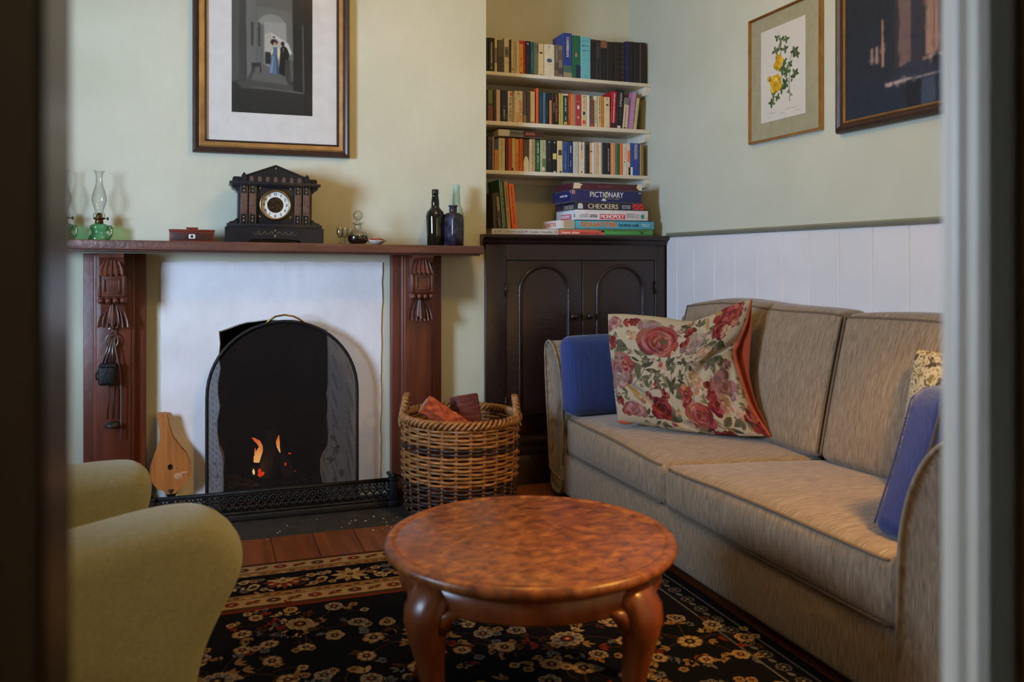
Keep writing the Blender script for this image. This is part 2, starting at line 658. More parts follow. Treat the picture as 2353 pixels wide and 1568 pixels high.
def plate(outer, holes, y0, y1, mb=None, mi=0):
    """flat wall with holes: outlines in x,z, thickness y0..y1"""
    bm = bmesh.new()
    es = []
    for loop in [outer] + holes:
        vs = [bm.verts.new((p[0], y0, p[1])) for p in loop]
        for i in range(len(vs)):
            es.append(bm.edges.new((vs[i], vs[(i + 1) % len(vs)])))
    bmesh.ops.triangle_fill(bm, use_beauty=True, edges=es)
    g = bmesh.ops.extrude_face_region(bm, geom=list(bm.faces))
    for e in g['geom']:
        if isinstance(e, bmesh.types.BMVert):
            e.co.y = y1
    mb = mb or MB()
    mb.from_bm(bm, mi)
    return mb


# floor: boards running towards the fireplace
m = MB()
for k in range(-13, 13):
    x0 = 0.2415 + 0.1695 * k
    if x0 > XR or x0 + .17 < XL:
        continue
    m.box(max(x0 + .0012, XL - .1), min(x0 + 0.1683, XR + .1), -2.6, 4.6, -0.03, 0.0, 0.0015, seg=1)
struct(m.build('floor', M_BOARD))
m = MB()
m.box(XL - .1, XR + .1, -2.7, 4.7, -0.06, -0.032)
struct(m.build('floor_underlay', M_BLACK))

# hearth slab
m = MB()
m.box(-0.62, 1.12, 3.655, YB, -0.02, 0.003, 0.002)
m.box(0.02, 0.56, YB - .01, YN, -0.02, 0.004)
struct(m.build('floor_hearth', M_HEARTH))

# fire opening, roughly broken through the plaster
ro = random.Random(3)
OPEN = [(0.05, -0.03)]
for i in range(1, 15):
    z = 0.83 * i / 14
    OPEN.append((0.045 + ro.uniform(-.006, .008) + (0.02 if z < .25 else 0), z))
for i in range(0, 13):
    t = i / 12
    OPEN.append((0.047 + 0.483 * t, 0.822 + 0.052 * math.sin(PI * t) ** .8 + ro.uniform(-.004, .004) - 0.008 * t))
for i in range(14, 0, -1):
    z = 0.80 * i / 14
    OPEN.append((0.531 + ro.uniform(-.006, .008) - (0.015 if z < .2 else 0), z))
OPEN.append((0.525, -0.03))

m = plate([(XL - .1, -0.03), (0.05, -0.03)] + OPEN[1:-1] + [(0.525, -0.03), (XC_, -0.03), (XC_, ZC), (XL - .1, ZC)], [], YB, YB + .1)
m.box(XC_ - .1, XC_, YB + 0.05, YN + .1, 0, ZC)
struct(m.build('wall_back', M_WALL))
# the whitewashed panel between the pilasters
jit = random.Random(5)
outer = [(-0.19, -0.02), (0.05, -0.02)] + [(p[0] + (-.004 if p[0] < .29 else .004), p[1] + (.004 if p[1] > .8 else 0)) for p in OPEN[1:-1]] + [(0.525, -0.02), (0.783, -0.02)]
for i in range(1, 24):
    outer.append((0.785 + 0.014 * i / 24 + jit.uniform(-.003, .003), 1.14 * i / 24))
for i in range(0, 20):
    outer.append((0.80 - 1.0 * i / 19, 1.145 + jit.uniform(-.003, .004)))
for i in range(23, 0, -1):
    outer.append((-0.203 + jit.uniform(-.003, .003), 1.14 * i / 24))
m = plate(outer, [], YB - .006, YB + .001)
wh = struct(m.build('wall_hearth', M_WHITE))
so = random.Random(12)
m = MB()
for (sx_, sz_, r_) in ((.56, .30, .035), (.575, .24, .045), (.55, .20, .04), (.60, .13, .03), (.565, .36, .02), (.03, .40, .012), (.025, .22, .018), (.035, .16, .02), (.57, .10, .03)):
    pts = []
    for k in range(22):
        a = 2 * PI * k / 22
        q = .62 * r_ * so.uniform(.3, 1.15)
        pts.append((sx_ + q * math.cos(a) * .8, max(.005, sz_ + q * math.sin(a))))
    m.add([(x, YB - .0066 - .0002 * so.random(), z) for x, z in pts], [tuple(range(22))])
m.build('soot_stain', nmat('soot_smear', [(.3, (150, 145, 142)), (.6, (180, 176, 173)), (.85, (206, 203, 200))], scale=40, detail=6, rough=.9), wh)
# fire recess
m = MB()
y1 = 4.5
m.add([(0.045, YB + .002, -.01), (0.09, y1, -.01), (0.09, y1, 1.0), (0.045, YB + .002, 1.0)], [(0, 1, 2, 3)])
m.add([(0.533, YB + .002, -.01), (0.49, y1, -.01), (0.49, y1, 1.0), (0.533, YB + .002, 1.0)], [(0, 1, 2, 3)])
m.add([(0.04, y1, -.01), (0.54, y1, -.01), (0.54, y1, 1.0), (0.04, y1, 1.0)], [(0, 1, 2, 3)])
m.add([(0.0, YB + .1, .98), (0.58, YB + .1, .98), (0.54, y1, .98), (0.04, y1, .98)], [(0, 1, 2, 3)])
m.box(0.06, 0.52, YB + .1, y1, 0.0, 0.07, 0.01)
struct(m.build('wall_fire_recess', M_SOOT))

m = MB()
m.box(XC_ - .05, XR + .1, YN, YN + .1, 0, ZC)
struct(m.build('wall_alcove', M_WALL))
m = MB()
m.box(XR, XR + .1, -2.6, YN + .1, 0, ZC)
struct(m.build('wall_right', M_RWALL))
# left wall with the window
WY0, WY1, WZ0, WZ1 = 1.74, 2.54, 0.85, 2.3
m = plate([(-2.6, 0), (YN, 0), (YN, ZC), (-2.6, ZC)], [[(WY0, WZ0), (WY1, WZ0), (WY1, WZ1), (WY0, WZ1)]], 0, 0.14)
m.v = [(XL - v[1], v[0], v[2]) for v in m.v]
struct(m.build('wall_left', M_WALL))
m = MB()
for a, b in ((WY0, WY0 + .05), (WY1 - .05, WY1)):
    m.box(XL - .11, XL - .05, a, b, WZ0, WZ1, .004)
for a, b in ((WZ0, WZ0 + .06), (WZ1 - .05, WZ1), (1.54, 1.58)):
    m.box(XL - .11, XL - .05, WY0, WY1, a, b, .004)
w1 = struct(m.build('window_1', M_PANEL))
m = MB()
m.box(XL - .082, XL - .079, WY0 + .04, WY1 - .04, WZ0 + .05, WZ1 - .04)
m.build('glass', clear('window_glass', (250, 252, 252), 0.97), w1)
m = MB()
m.box(XL - .12, XL + .06, WY0 - .04, WY1 + .04, WZ0 - .03, WZ0, .006)
m.build('sill', M_PANEL, w1)
m = MB()
m.box(XL - .1, -0.09, 0.42, 0.62, 0, ZC)
m.box(0.80, XR + .1, 0.42, 0.62, 0, ZC)
m.box(-0.10, 0.81, 0.42, 0.62, 2.10, ZC)
struct(m.build('wall_front', M_WALL))
m = MB()
m.box(XL - .2, XR + .2, -2.7, YN + .1, ZC, ZC + .1)
struct(m.build('ceiling', M_CEIL))

m = MB()
m.box(XL - .1, XR + .1, -2.7, -2.6, 0, ZC)
struct(m.build('wall_hall', M_RWALL))

# doorway the room is seen through: stepped, moulded jambs
prof = [(0.662, 0.628)]
for i in range(7):        # bead on the room-side edge
    a = PI * i / 6
    prof.append((0.662 - .0035 * math.sin(a), 0.621 - 0.009 * (1 - math.cos(a))))
prof += [(0.664, 0.598)]
for i in range(5):
    a = PI * i / 4
    prof.append((0.664 - .003 * math.sin(a), 0.594 - 0.005 * (1 - math.cos(a))))
prof += [(0.666, 0.580), (0.703, 0.580), (0.705, 0.571), (0.82, 0.571), (0.82, 0.628)]
m = MB()
m.prism(prof, 2, 0, 2.06)
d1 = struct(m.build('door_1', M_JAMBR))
m = MB()
m.box(-0.2, 0.82, 0.45, 0.628, 2.06, 2.15)
m.build('head', M_JAMBR, d1)
m = MB()
m.prism([(-0.086, 0.628), (-0.086, 0.533), (-0.12, 0.533), (-0.12, 0.628)], 2, 0, 2.06)
m.prism([(-0.089, 0.533), (-0.089, 0.34), (-0.2, 0.34), (-0.2, 0.628), (-0.12, 0.628), (-0.12, 0.533)], 2, 0, 2.06, mi=1)
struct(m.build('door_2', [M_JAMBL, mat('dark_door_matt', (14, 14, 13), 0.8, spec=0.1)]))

# panelling and dado rail along the right wall
m = MB()
edges = [4.09, 3.978, 3.806, 3.618, 3.445, 3.269, 3.088, 2.912, 2.738, 2.558, 2.379, 2.203, 2.03, 1.85, 1.67, 1.5, 1.32, 1.14, .96, .78, .63]
for a, b in zip(edges, edges[1:]):
    m.box(XR - .014, XR + .001, b + .0004, a - .0004, 0.1, 1.285)
    m.tube([(XR - .012, b + .006, .1), (XR - .012, b + .006, 1.285)], .0042, 8)
struct(m.build('wall_right_panelling', M_PANEL))
m = MB()
m.prism([(XR, 1.278), (XR - .016, 1.278), (XR - .022, 1.283), (XR - .03, 1.288), (XR - .034, 1.295), (XR - .03, 1.301), (XR, 1.304)], 1, 0.63, 4.07)
struct(m.build('trim_1', M_RAIL))
m = MB()
m.box(XR - .024, XR, 0.63, 4.09, 0, 0.14, .004)
struct(m.build('baseboard_right', M_PANEL))
m = MB()
m.box(XL, -0.515, YB - .02, YB, 0, 0.262, .004)
struct(m.build('baseboard_back', nmat('dark_skirting', [(0.3, (44, 34, 30)), (0.7, (56, 44, 38))], scale=5, rough=0.5)))

# ------------------------------------------------------------------ fireplace: mantelpiece
FX = 0.288                       # centre of the fireplace
MZ = 1.2315                      # mantel top at its centre
SL = -0.0101                     # the old shelf drops a little to the right


def mz(x):
    return MZ + SL * (x - FX)


man = thing('mantelpiece', 'reddish wooden mantelpiece with carved brackets around the fireplace', 'mantelpiece', (FX, YB, 0))
m = MB()
m.box(-0.955, 0.96, -0.232, 0.0, -0.040, 0.0, .004)
m.box(-0.945, 0.95, -0.205, 0.0, -0.048, -0.040, .002)
ms = m.build('mantel_shelf', M_MANTEL, man)
ms.location = (0, 0, MZ)
ms.rotation_euler = (0, -SL, 0)

ZP = 1.182


def leaf_sheet(cx, w0, w1, zt, zb, yb, depth, ridges, flip=False):
    """acanthus leaf: fan of ridges curling out at its tip"""
    def fn(u, v):
        s = 2 * u - 1
        vv = 1 - v if flip else v
        w = w0 + (w1 - w0) * math.sin(vv * PI / 2)
        sc = 1 + 0.10 * math.cos(ridges * PI * s) * vv
        x = cx + s * w * 0.5 * sc
        lobe = 0.012 * abs(math.cos(ridges * PI * s * .5)) * vv
        z = zt + (zb - zt) * vv - (lobe if zb < zt else -lobe) * (1 - 0.3 * abs(s))
        y = yb - depth * (0.35 + 0.65 * vv ** 1.5) * (1 - 0.55 * s * s) - 0.0055 * math.cos(ridges * PI * s) * (0.4 + vv)
        return (x, y, z)
    return fn


for i, cx in enumerate((-0.388 - FX, 0.960 - FX)):
    m = MB()
    h = 0.124
    m.box(cx - h, cx + h, -0.055, 0.0, 0.004, ZP, .003)
    m.box(cx - h - .004, cx + h + .004, -0.062, 0.0, 0.004, 0.12, .004)
    p = m.build('pilaster', M_PIL, man)
    m = MB()
    w = 0.083
    m.box(cx - w, cx + w, -0.083, -0.05, 0.12, ZP, .008, seg=3)
    m.box(cx - w + .014, cx + w - .014, -0.088, -0.05, 0.135, ZP, .004)
    m.build('raised_panel', M_PIL, p)
    # carved bracket
    m = MB()
    cw = 0.055
    prof = [(-0.08, 1.183), (-0.2, 1.183), (-0.197, 1.165)]
    for k in range(9):
        t = k / 8
        prof.append((-0.19 + 0.045 * math.sin(t * PI * .5), 1.16 - 0.08 * t))
    prof += [(-0.163, 1.075), (-0.16, 1.0), (-0.155, 0.972), (-0.128, 0.965), (-0.118, 0.93), (-0.105, 0.88), (-0.08, 0.865)]
    m.prism(prof, 0, cx - cw * .86, cx + cw * .86)
    m.sheet(leaf_sheet(cx, 0.03, 0.105, 1.18, 1.098, -0.165, 0.04, 5.0), 60, 14)
    # framed block
    m.box(cx - cw, cx + cw, -0.172, -0.08, 0.998, 1.088, .003)
    for a, b, c2, d in ((-.032, .032, 1.07, 1.076), (-.032, .032, 1.012, 1.018), (-.032, -.026, 1.012, 1.076), (.026, .032, 1.012, 1.076)):
        m.box(cx + a, cx + b, -0.177, -0.165, c2, d, .0015)
    for sx in (-1, 1):
        m.box(cx + sx * .047 - .005, cx + sx * .047 + .005, -0.176, -0.08, 1.0, 1.088, .002)
    # row of reels
    m.box(cx - cw, cx + cw, -0.158, -0.08, 0.970, 0.998, .004)
    for k in range(-1, 3):
        m.ball((cx + (k - .5) * 0.029, -0.166, 0.981), (.0135, .017, .0135))
    # lower leaf
    m.sheet(leaf_sheet(cx, 0.05, 0.112, 0.972, 0.872, -0.108, 0.028, 6.0), 72, 14)
    m.sheet(leaf_sheet(cx, 0.02, 0.05, 0.972, 0.885, -0.122, 0.026, 1.5), 30, 14)
    m.build('carved_bracket', M_CARVE, p)

# cast-iron fender
fen = thing('fender', 'low black pierced cast-iron fender on the hearth before the fire', 'fender', (FX, 3.93, 0.003))
m = MB()
m.box(-0.53, 0.53, -0.022, 0.022, 0, 0.03, .006)
m.box(-0.525, 0.525, -0.014, 0.014, 0.03, 0.042, .004)
for sx in (-1, 1):
    m.box(sx * .525 - .02, sx * .525 + .02, 0.0, 0.125, 0, 0.03, .006)
m.build('base_moulding', M_IRON, fen)
m = MB()
m.tube([(-0.525, 0, .125), (0.525, 0, .125)], .009, 10)
m.box(-0.53, 0.53, -.006, .006, .112, .118, .002)
for sx in (-1, 1):
    m.tube([(sx * .525, 0, .125), (sx * .525, .125, .125)], .009, 10)
m.build('top_rail', M_IRON, fen)
m = MB()
n = 30
for k in range(n):
    x = -0.50 + 1.0 * k / (n - 1)
    ring = [(x + .014 * math.cos(a), 0, .088 + .016 * math.sin(a)) for a in [2 * PI * q / 14 for q in range(14)]]
    m.tube(ring, .0052, 6, True)
    m.tube([(x - .014, 0, .042), (x - .004, 0, .06), (x, 0, .072)], .0055, 6)
    m.tube([(x + .014, 0, .042), (x + .004, 0, .06), (x, 0, .072)], .0055, 6)
    m.tube([(x, 0, .104), (x, 0, .114)], .004, 6)
    m.ball((x, 0, .088), (.008, .004, .008), 0, 8, 6)
    m.ball((x + .017, 0, .055), (.008, .004, .012), 0, 8, 6)
    m.ball((x + .017, 0, .11), (.008, .004, .010), 0, 8, 6)
for sx in (-1, 1):
    for k in range(3):
        y = .03 + .035 * k
        ring = [(sx * .525, y + .014 * math.cos(a), .08 + .022 * math.sin(a)) for a in [2 * PI * q / 14 for q in range(14)]]
        m.tube(ring, .0035, 6, True)
m.build('pierced_panel', M_IRON, fen)
for sx in (-1, 1):
    m = MB()
    m.box(sx * .525 - .024, sx * .525 + .024, -.026, .022, 0, .03, .005)
    m.box(sx * .525 - .017, sx * .525 + .017, -.018, .016, .03, .125, .004)
    m.box(sx * .525 - .022, sx * .525 + .022, -.023, .02, .122, .135, .004)
    m.ball((sx * .525, 0, .142), (.017, .017, .012))
    m.build('corner_post', M_IRON, fen)

# fire screen
scr = thing('fire_screen', 'arched black wire-mesh fire screen with brass handle in front of the fire', 'fire screen', (0.327, 4.045, 0.003))


def arch(hw, zs, zt, n=28):
    pts = [(-hw, 0)] + [(-hw, zs * k / 4) for k in range(1, 4)]
    for k in range(n + 1):
        a = PI - PI * k / n
        pts.append((hw * math.cos(a), zs + (zt - zs) * math.sin(a) ** 0.96))
    pts += [(hw, zs * k / 4) for k in range(3, 0, -1)] + [(hw, 0)]
    return pts


pa = arch(0.336, 0.53, 0.868)
m = MB()
m.tube([(x, 0, z) for x, z in pa] + [], .0075, 10)
m.tube([(-.336, 0, .012), (.336, 0, .012)], .006, 8)
m.build('frame', M_IRON, scr)
m = MB()
vs = [(x, 0.004, max(z, .012)) for x, z in pa]
m.add(vs, [tuple(range(len(vs)))])
m.build('wire_mesh', wire_gauze('fine_wire_gauze', (40, 35, 33), .46), scr)
m = MB()
m.tube([(-.085, -.004, .855), (-.07, -.01, .872), (-.04, -.014, .892), (0, -.015, .899), (.04, -.014, .892), (.07, -.01, .876), (.1, -.004, .852)], .0042, 8)
m.build('handle', M_BRASS, scr)
for sx in (-1, 1):
    m = MB()
    m.box(sx * .2 - .01, sx * .2 + .01, -.05, .05, 0, .008, .002)
    m.build('foot', M_IRON, scr)

# burning fire
M_CHAR = nmat('charred_wood', [(0.3, (14, 11, 10)), (0.6, (34, 28, 25)), (0.85, (74, 66, 60))], stretch=(3, 3, 1), scale=14, detail=8, rough=0.95, bump=0.8, bscale=40)


def split_log(mb, a, b, r, seed, flat=0.55, n=12, m_=10, mi=0, cap=None):
    rr = random.Random(seed)
    a, b = Vector(a), Vector(b)
    t = (b - a).normalized()
    u = t.orthogonal().normalized()
    w = t.cross(u)
    prof = [r * (1 + rr.uniform(-.14, .14)) * (flat if k in (0, 1, 2) else 1) for k in range(n)]
    vs, fs = [], []
    for j in range(m_ + 1):
        p = a.lerp(b, j / m_)
        for k in range(n):
            an = 2 * PI * k / n
            rad = prof[k] * (1 + rr.uniform(-.07, .07))
            vs.append(p + (u * math.cos(an) + w * math.sin(an)) * rad)
    for j in range(m_):
        for k in range(n):
            k2 = (k + 1) % n
            fs.append((j * n + k, j * n + k2, (j + 1) * n + k2, (j + 1) * n + k))
    fs.append(tuple(m_ * n + k for k in range(n)))
    mb.add(vs, fs, mi)
    mb.add(vs[:n], [tuple(range(n))], mi if cap is None else cap)
    return mb


for k, (a, b, r, lab) in enumerate((
        ((0.19, 4.32, 0.12), (0.40, 4.34, 0.14), .045, 'blackened log lying across the back of the grate'),
        ((0.26, 4.24, 0.09), (0.305, 4.36, 0.30), .042, 'ashy log leaning upright between the two flames'),
        ((0.385, 4.23, 0.10), (0.32, 4.36, 0.235), .036, 'charred log leaning inwards beside the red embers'))):
    m = split_log(MB(), a, b, r, 40 + k)
    tag(m.build('burning_log', M_CHAR), lab, 'log', 'logs on the fire')
fire = thing('hearth_fire', 'orange flames and red embers of the fire burning in the hearth', 'fire', (0.25, 4.24, 0.10))


def fmat(name, c0, c1, e):
    m_ = bpy.data.materials.new(name)
    m_.use_nodes = True
    nt = m_.node_tree
    b = nt.nodes['Principled BSDF']
    b.inputs['Base Color'].default_value = (0, 0, 0, 1)
    tc = nt.nodes.new('ShaderNodeTexCoord')
    sx = nt.nodes.new('ShaderNodeSeparateXYZ')
    rp = nt.nodes.new('ShaderNodeValToRGB')
    rp.color_ramp.elements[0].color = hexa(c0)
    rp.color_ramp.elements[1].color = hexa(c1)
    nt.links.new(tc.outputs['Generated'], sx.inputs[0])
    nt.links.new(sx.outputs[2], rp.inputs[0])
    nt.links.new(rp.outputs[0], b.inputs['Emission Color'])
    b.inputs['Emission Strength'].default_value = e
    return m_


M_FLAME = fmat('flame', (255, 196, 110), (236, 84, 20), 2.2)
M_EMBER = mat('glowing_ember', (40, 8, 4), 0.9, emit=(255, 66, 16), estr=1.6)
M_HOT = mat('white_hot', (40, 20, 4), 0.9, emit=(255, 206, 140), estr=3.0)


def flame(pts, ws):
    mb = MB()
    mb.tube(pts, ws, 10)
    mb.v = [(x, y * .6, z) for x, y, z in mb.v]
    return mb


flame([(-.036, 0, .085), (-.032, 0, .11), (-.020, 0, .14), (-.016, 0, .16), (-.026, 0, .18), (-.046, 0, .197), (-.057, 0, .205)],
      [.014, .017, .014, .009, .010, .006, .001]).build('flame', M_FLAME, fire)
flame([(-.028, 0, .10), (-.04, 0, .13), (-.043, 0, .155)], [.010, .006, .001]).build('flame', M_FLAME, fire)
flame([(.075, .02, .12), (.066, .02, .15), (.064, .02, .175), (.069, .02, .205)], [.002, .007, .009, .002]).build('flame', M_FLAME, fire)
flame([(-.047, -.02, .03), (-.05, -.02, .045), (-.05, -.02, .058)], [.003, .006, .001]).build('flame', M_HOT, fire)
m = MB()
for c, r in (((-.012, -.012, .028), (.019, .01, .013)), ((-.022, -.012, .045), (.008, .006, .012)), ((-.002, -.012, .01), (.014, .008, .005)),
             ((.118, -.01, .118), (.007, .004, .004)), ((.14, -.02, .03), (.007, .004, .007)), ((.098, -.01, .068), (.004, .003, .009))):
    mb_ = MB()
    mb_.ball(c, r, 0, 10, 8)
    mb_.build('ember', M_EMBER, fire)
light('fire_glow', 'POINT', (0.21, 4.20, 0.2), 0.45, (1.0, 0.4, 0.1), shadow_soft_size=0.03)
rr = random.Random(8)
m = MB()
for k in range(170):
    x, y = rr.uniform(.08, .5), rr.uniform(4.22, 4.46)
    s = rr.uniform(.006, .018)
    m.ball((x, y, .072 + s * .3), (s, s, s * .6), 0, 6, 4)
o = tag(m.build('ash', nmat('grey_ash', [(0.3, (40, 36, 34)), (0.7, (86, 80, 76))], scale=30, rough=1.0)), 'grey ash and cinders heaped under the burning logs', 'ash', kind='stuff')
m = MB()
for k in range(24):
    x, y = rr.choice([(rr.gauss(.74, .09), rr.gauss(3.74, .06)), (rr.uniform(.2, .85), rr.uniform(3.6, 3.86))])
    s = rr.uniform(.0008, .0026)
    m.box(x - s, x + s * 1.8, y - s, y + s, .003, .003 + s)
tag(m.build('wood_crumbs', mat('pale_crumb', (206, 198, 186), .9)), 'pale bark crumbs scattered over the dark hearth stone', 'crumbs', kind='stuff')

# bellows leaning in the corner of the fireplace
M_BEL = nmat('varnished_pine', [(0.25, (150, 92, 44)), (0.55, (178, 116, 60)), (0.8, (192, 132, 74))], stretch=(10, 4, 0.8), scale=5, detail=6, rough=0.35, bump=0.06, bscale=40)
bel = thing('fireplace_bellows', 'varnished wooden fireplace bellows with a round hole, standing against the white hearth wall', 'bellows', (-0.155, 4.058, 0.003), (R(-2.5), R(-1.5), 0))


def bel_outline(k=1.0):
    half = [(0.02, 0.115), (0.03, 0.13), (0.055, 0.142), (0.072, 0.165), (0.085, 0.20), (0.083, 0.24), (0.068, 0.285), (0.045, 0.325), (0.028, 0.36), (0.021, 0.40), (0.021, 0.455), (0.018, 0.472)]
    pts = [(-x * k, z) for x, z in half] + [(x * k, z) for x, z in reversed(half)]
    # the handle leans to the left of the board
    return [(x - max(0, (z - .28)) * 0.16, z) for x, z in pts]


m = MB()
ho = [(0.0 + .0115 * math.cos(2 * PI * k / 16), 0.232 + .0135 * math.sin(2 * PI * k / 16)) for k in range(16)]
plate(bel_outline(), [ho], -.02, -.008, m)
m.build('board', M_BEL, bel)
m = MB()
plate(bel_outline(), [], .022, .034, m)
m.build('board', M_BEL, bel)
m = MB()
pts = [p for p in bel_outline(.93) if p[1] < .33]
m.prism(pts, 1, -.0085, .0225)
m.build('leather', mat('dark_leather', (38, 24, 18), .6), bel)
m = MB()
m.lathe([(.0, .135), (.03, .135), (.026, .115), (.012, .09), (.008, .0), (.0, .0)], (0, .006, 0), 20)
m.build('nozzle', M_IRON, bel)
m = MB()
m.ball((.033, -.0205, .19), (.019, .0012, .015))
m.ball((.058, -.0205, .203), (.016, .0012, .005))
m.build('worn_patch', nmat('bare_scuff', [(.3, (172, 124, 86)), (.7, (196, 158, 124))], scale=60, rough=.8), bel)

# fire tools hanging from the left pilaster
ft = thing('fire_tools', 'black iron ladle and scoop with rods hanging from a ring on the left pilaster', 'fire tools', (-0.393, 4.033, 0.88))
m = MB()
m.tube([(0.004, .015, .0), (0.004, -.012, .0), (0.004, -.016, .004), (0.004, -.015, .014)], .003, 8)
m.build('hook', M_STEEL, ft)
m = MB()
m.ball((-.010, -.014, -.018), .0075)
m.build('knob', mat('white_china', (226, 224, 214), .2), ft)
m = MB()
m.tube([(.004 + .014 * math.cos(a), -.012, -.008 + .014 * math.sin(a)) for a in [2 * PI * k / 24 for k in range(24)]], .0022, 6, True)
m.tube([(0 + .024 * math.cos(a), -.014, -.074 + .03 * math.sin(a)) for a in [2 * PI * k / 28 for k in range(28)]], .003, 6, True)
m.tube([(.003, -.012, -.02), (.002, -.013, -.045)], .003, 6)
m.build('ring', M_STEEL, ft)
for pts, r in (([(-.002, -.016, -.055), (-.022, -.018, -.12), (-.036, -.018, -.175)], .0035), ([(-.0, -.02, -.06), (-.01, -.02, -.12), (-.022, -.02, -.175)], .0045),
               ([(.003, -.016, -.06), (.003, -.016, -.2)], .0045)):
    m = MB()
    m.tube(pts, r, 8)
    m.build('rod', M_STEEL, ft)
m = MB()
m.box(-.052, .016, -.055, .004, -.262, -.178, .014, seg=3)
m.tube([(-.05, -.022, -.2), (-.062, -.022, -.215), (-.06, -.022, -.235), (-.05, -.022, -.24)], .004, 6)
m.prism([(-.05, -.18), (.014, -.18), (.02, -.172), (-.045, -.17)], 1, -.058, .004)
m.build('scoop', M_IRON, ft)
m = MB()
m.tube([(-.008, -.014, -.25), (-.014, -.014, -.33), (-.018, -.014, -.41)], .003, 6)
m.tube([(.008, -.014, -.25), (.006, -.014, -.41)], .003, 6)
m.lathe([(.0, -.418), (.012, -.42), (.027, -.432), (.031, -.444), (.028, -.444), (.0, -.436)], (0, -.018, 0), 24)
m.build('ladle', nmat('dull_iron', [(.3, (52, 46, 44)), (.7, (72, 66, 62))], scale=40, rough=.5, metal=.6), ft)
m = MB()
m.tube([(.006, -.017, -.06), (.016, -.018, -.12), (.03, -.019, -.2), (.036, -.018, -.3), (.035, -.016, -.42), (.036, -.014, -.5)], .0032, 6)
m.build('thong', mat('grey_leather', (96, 84, 78), .6), ft)

# ------------------------------------------------------------------ things on the mantelpiece
# black slate clock
clk = thing('mantel_clock', 'black slate mantel clock like a temple, with marble inlay and white dial', 'clock', (0.2785, 4.005, mz(0.2785)), (0, R(0.75), 0))
M_SLATE = nmat('black_slate', [(0.3, (24, 23, 27)), (0.7, (32, 31, 35))], scale=10, detail=5, rough=0.32, bump=0.04, bscale=50)
M_MARB = nmat('red_grey_marble', [(.25, (56, 38, 34)), (.42, (88, 62, 56)), (.55, (114, 86, 76)), (.66, (74, 54, 48)), (.78, (196, 184, 176))], scale=90, detail=6, rough=0.25, dist=1.5)
M_GILT = mat('gilt_engraving', (150, 128, 92), 0.5, 0.3)
m = MB()
m.prism([(-.213, 0), (-.118, 0), (-.105, .012), (-.05, .016), (.05, .016), (.105, .012), (.118, 0), (.213, 0), (.213, .0675), (-.213, .0675)], 1, -.075, .075)
m.box(-.206, .206, -.068, .07, .0675, .084, .002)
for sx in (-1, 1):
    m.prism([(sx * .16, .084), (sx * .197, .084), (sx * .195, .091), (sx * .182, .093), (sx * .172, .099), (sx * .168, .106), (sx * .16, .106)], 1, -.055, .06)
m.build('plinth', M_SLATE, clk)
m = MB()
m.box(-.161, .161, -.05, .06, .084, .2565, .0015)
for sx in (-1, 1):
    for c_ in (.135, .098):
        m.box(sx * c_ - .0145, sx * c_ + .0145, -.062, -.04, .084, .2565, .001)
m.build('body', M_SLATE, clk)
m = MB()
m.box(-.197, .197, -.075, .07, .2575, .270, .001)
m.box(-.185, .185, -.068, .066, .252, .258, .001)
for sx in (-1, 1):
    m.prism([(sx * .16, .252), (sx * .19, .252), (sx * .182, .24), (sx * .172, .236), (sx * .165, .226), (sx * .16, .226)], 1, -.05, .06)
    pr = [(sx * .148, .27), (sx * .184, .27), (sx * .184, .282)] + [(sx * (.174 + .010 * math.cos(a)), .282 + .010 * math.sin(a)) for a in (.4, .8, 1.2, 1.57)] + [(sx * .148, .292)]
    m.prism(pr, 1, -.05, .055)
    m.prism([(sx * .136 - .0105, .27), (sx * .136 + .0105, .27), (sx * .136 + .0105, .296), (sx * .136 + .005, .305), (sx * .136, .311), (sx * .136 - .005, .305), (sx * .136 - .0105, .296)], 1, -.074, .06)
m.build('cornice', M_SLATE, clk)
m = MB()
m.prism([(-.127, .27), (.127, .27), (.127, .298), (0, .3465), (-.127, .298)], 1, -.066, .055)
m.prism([(-.133, .298), (-.127, .294), (0, .3425), (.127, .294), (.133, .298), (0, .349)], 1, -.071, .058)
m.build('pediment', M_SLATE, clk)
for k in range(7):
    x = (k - 3) * .0345
    m = MB()
    m.prism([(x - .0085, .2715), (x + .0085, .2715)] + [(x + .0085 * math.cos(a), .286 + .009 * math.sin(a)) for a in [PI * q / 8 for q in range(9)]], 1, -.068, -.06)
    m.build('inlay', M_MARB, clk)
for sx in (-1, 1):
    for c_ in (.135, .098):
        m = MB()
        m.box(sx * c_ - .012, sx * c_ + .012, -.0636, -.06, .125, .218, .0005)
        m.build('inlay', M_MARB, clk)
m = MB()
for sx in (-1, 1):
    for c_ in (.135, .098):
        for e in (-.0142, .0142):
            m.box(sx * c_ + e - .0005, sx * c_ + e + .0005, -.0628, -.06, .085, .256)
        for zz in (.23, .247, .113, .097):
            m.ball((sx * c_, -.0625, zz), (.003, .0008, .0045), 0, 8, 6)
    for zz in (.117, .245):
        m.box(sx * .066 - .0035, sx * .066 + .0035, -.0513, -.049, zz - .0035, zz + .0035)
        for q in range(9):
            a = 2 * PI * q / 9
            m.box(sx * .066 + .013 * math.cos(a) - .0006, sx * .066 + .013 * math.cos(a) + .0006, -.051, -.049, zz + .009 * math.sin(a) - .0006, zz + .009 * math.sin(a) + .0006)
rr = random.Random(4)
for sx in (-1, 1):       # engraved scrolls on the plinth and gable
    for j in range(3):
        m.tube([(sx * (.008 + .03 * j + .028 * t), -.0755, .042 + .006 * math.sin(t * 5 + j)) for t in [q / 10 for q in range(11)]], .0006, 4)
        m.tube([(sx * (.016 + .028 * j + .007 * math.cos(a)), -.0755, .042 + .007 * math.sin(a)) for a in [q * .6 for q in range(9)]], .0006, 4)
m.ball((0, -.0755, .03), (.004, .0008, .006), 0, 8, 6)
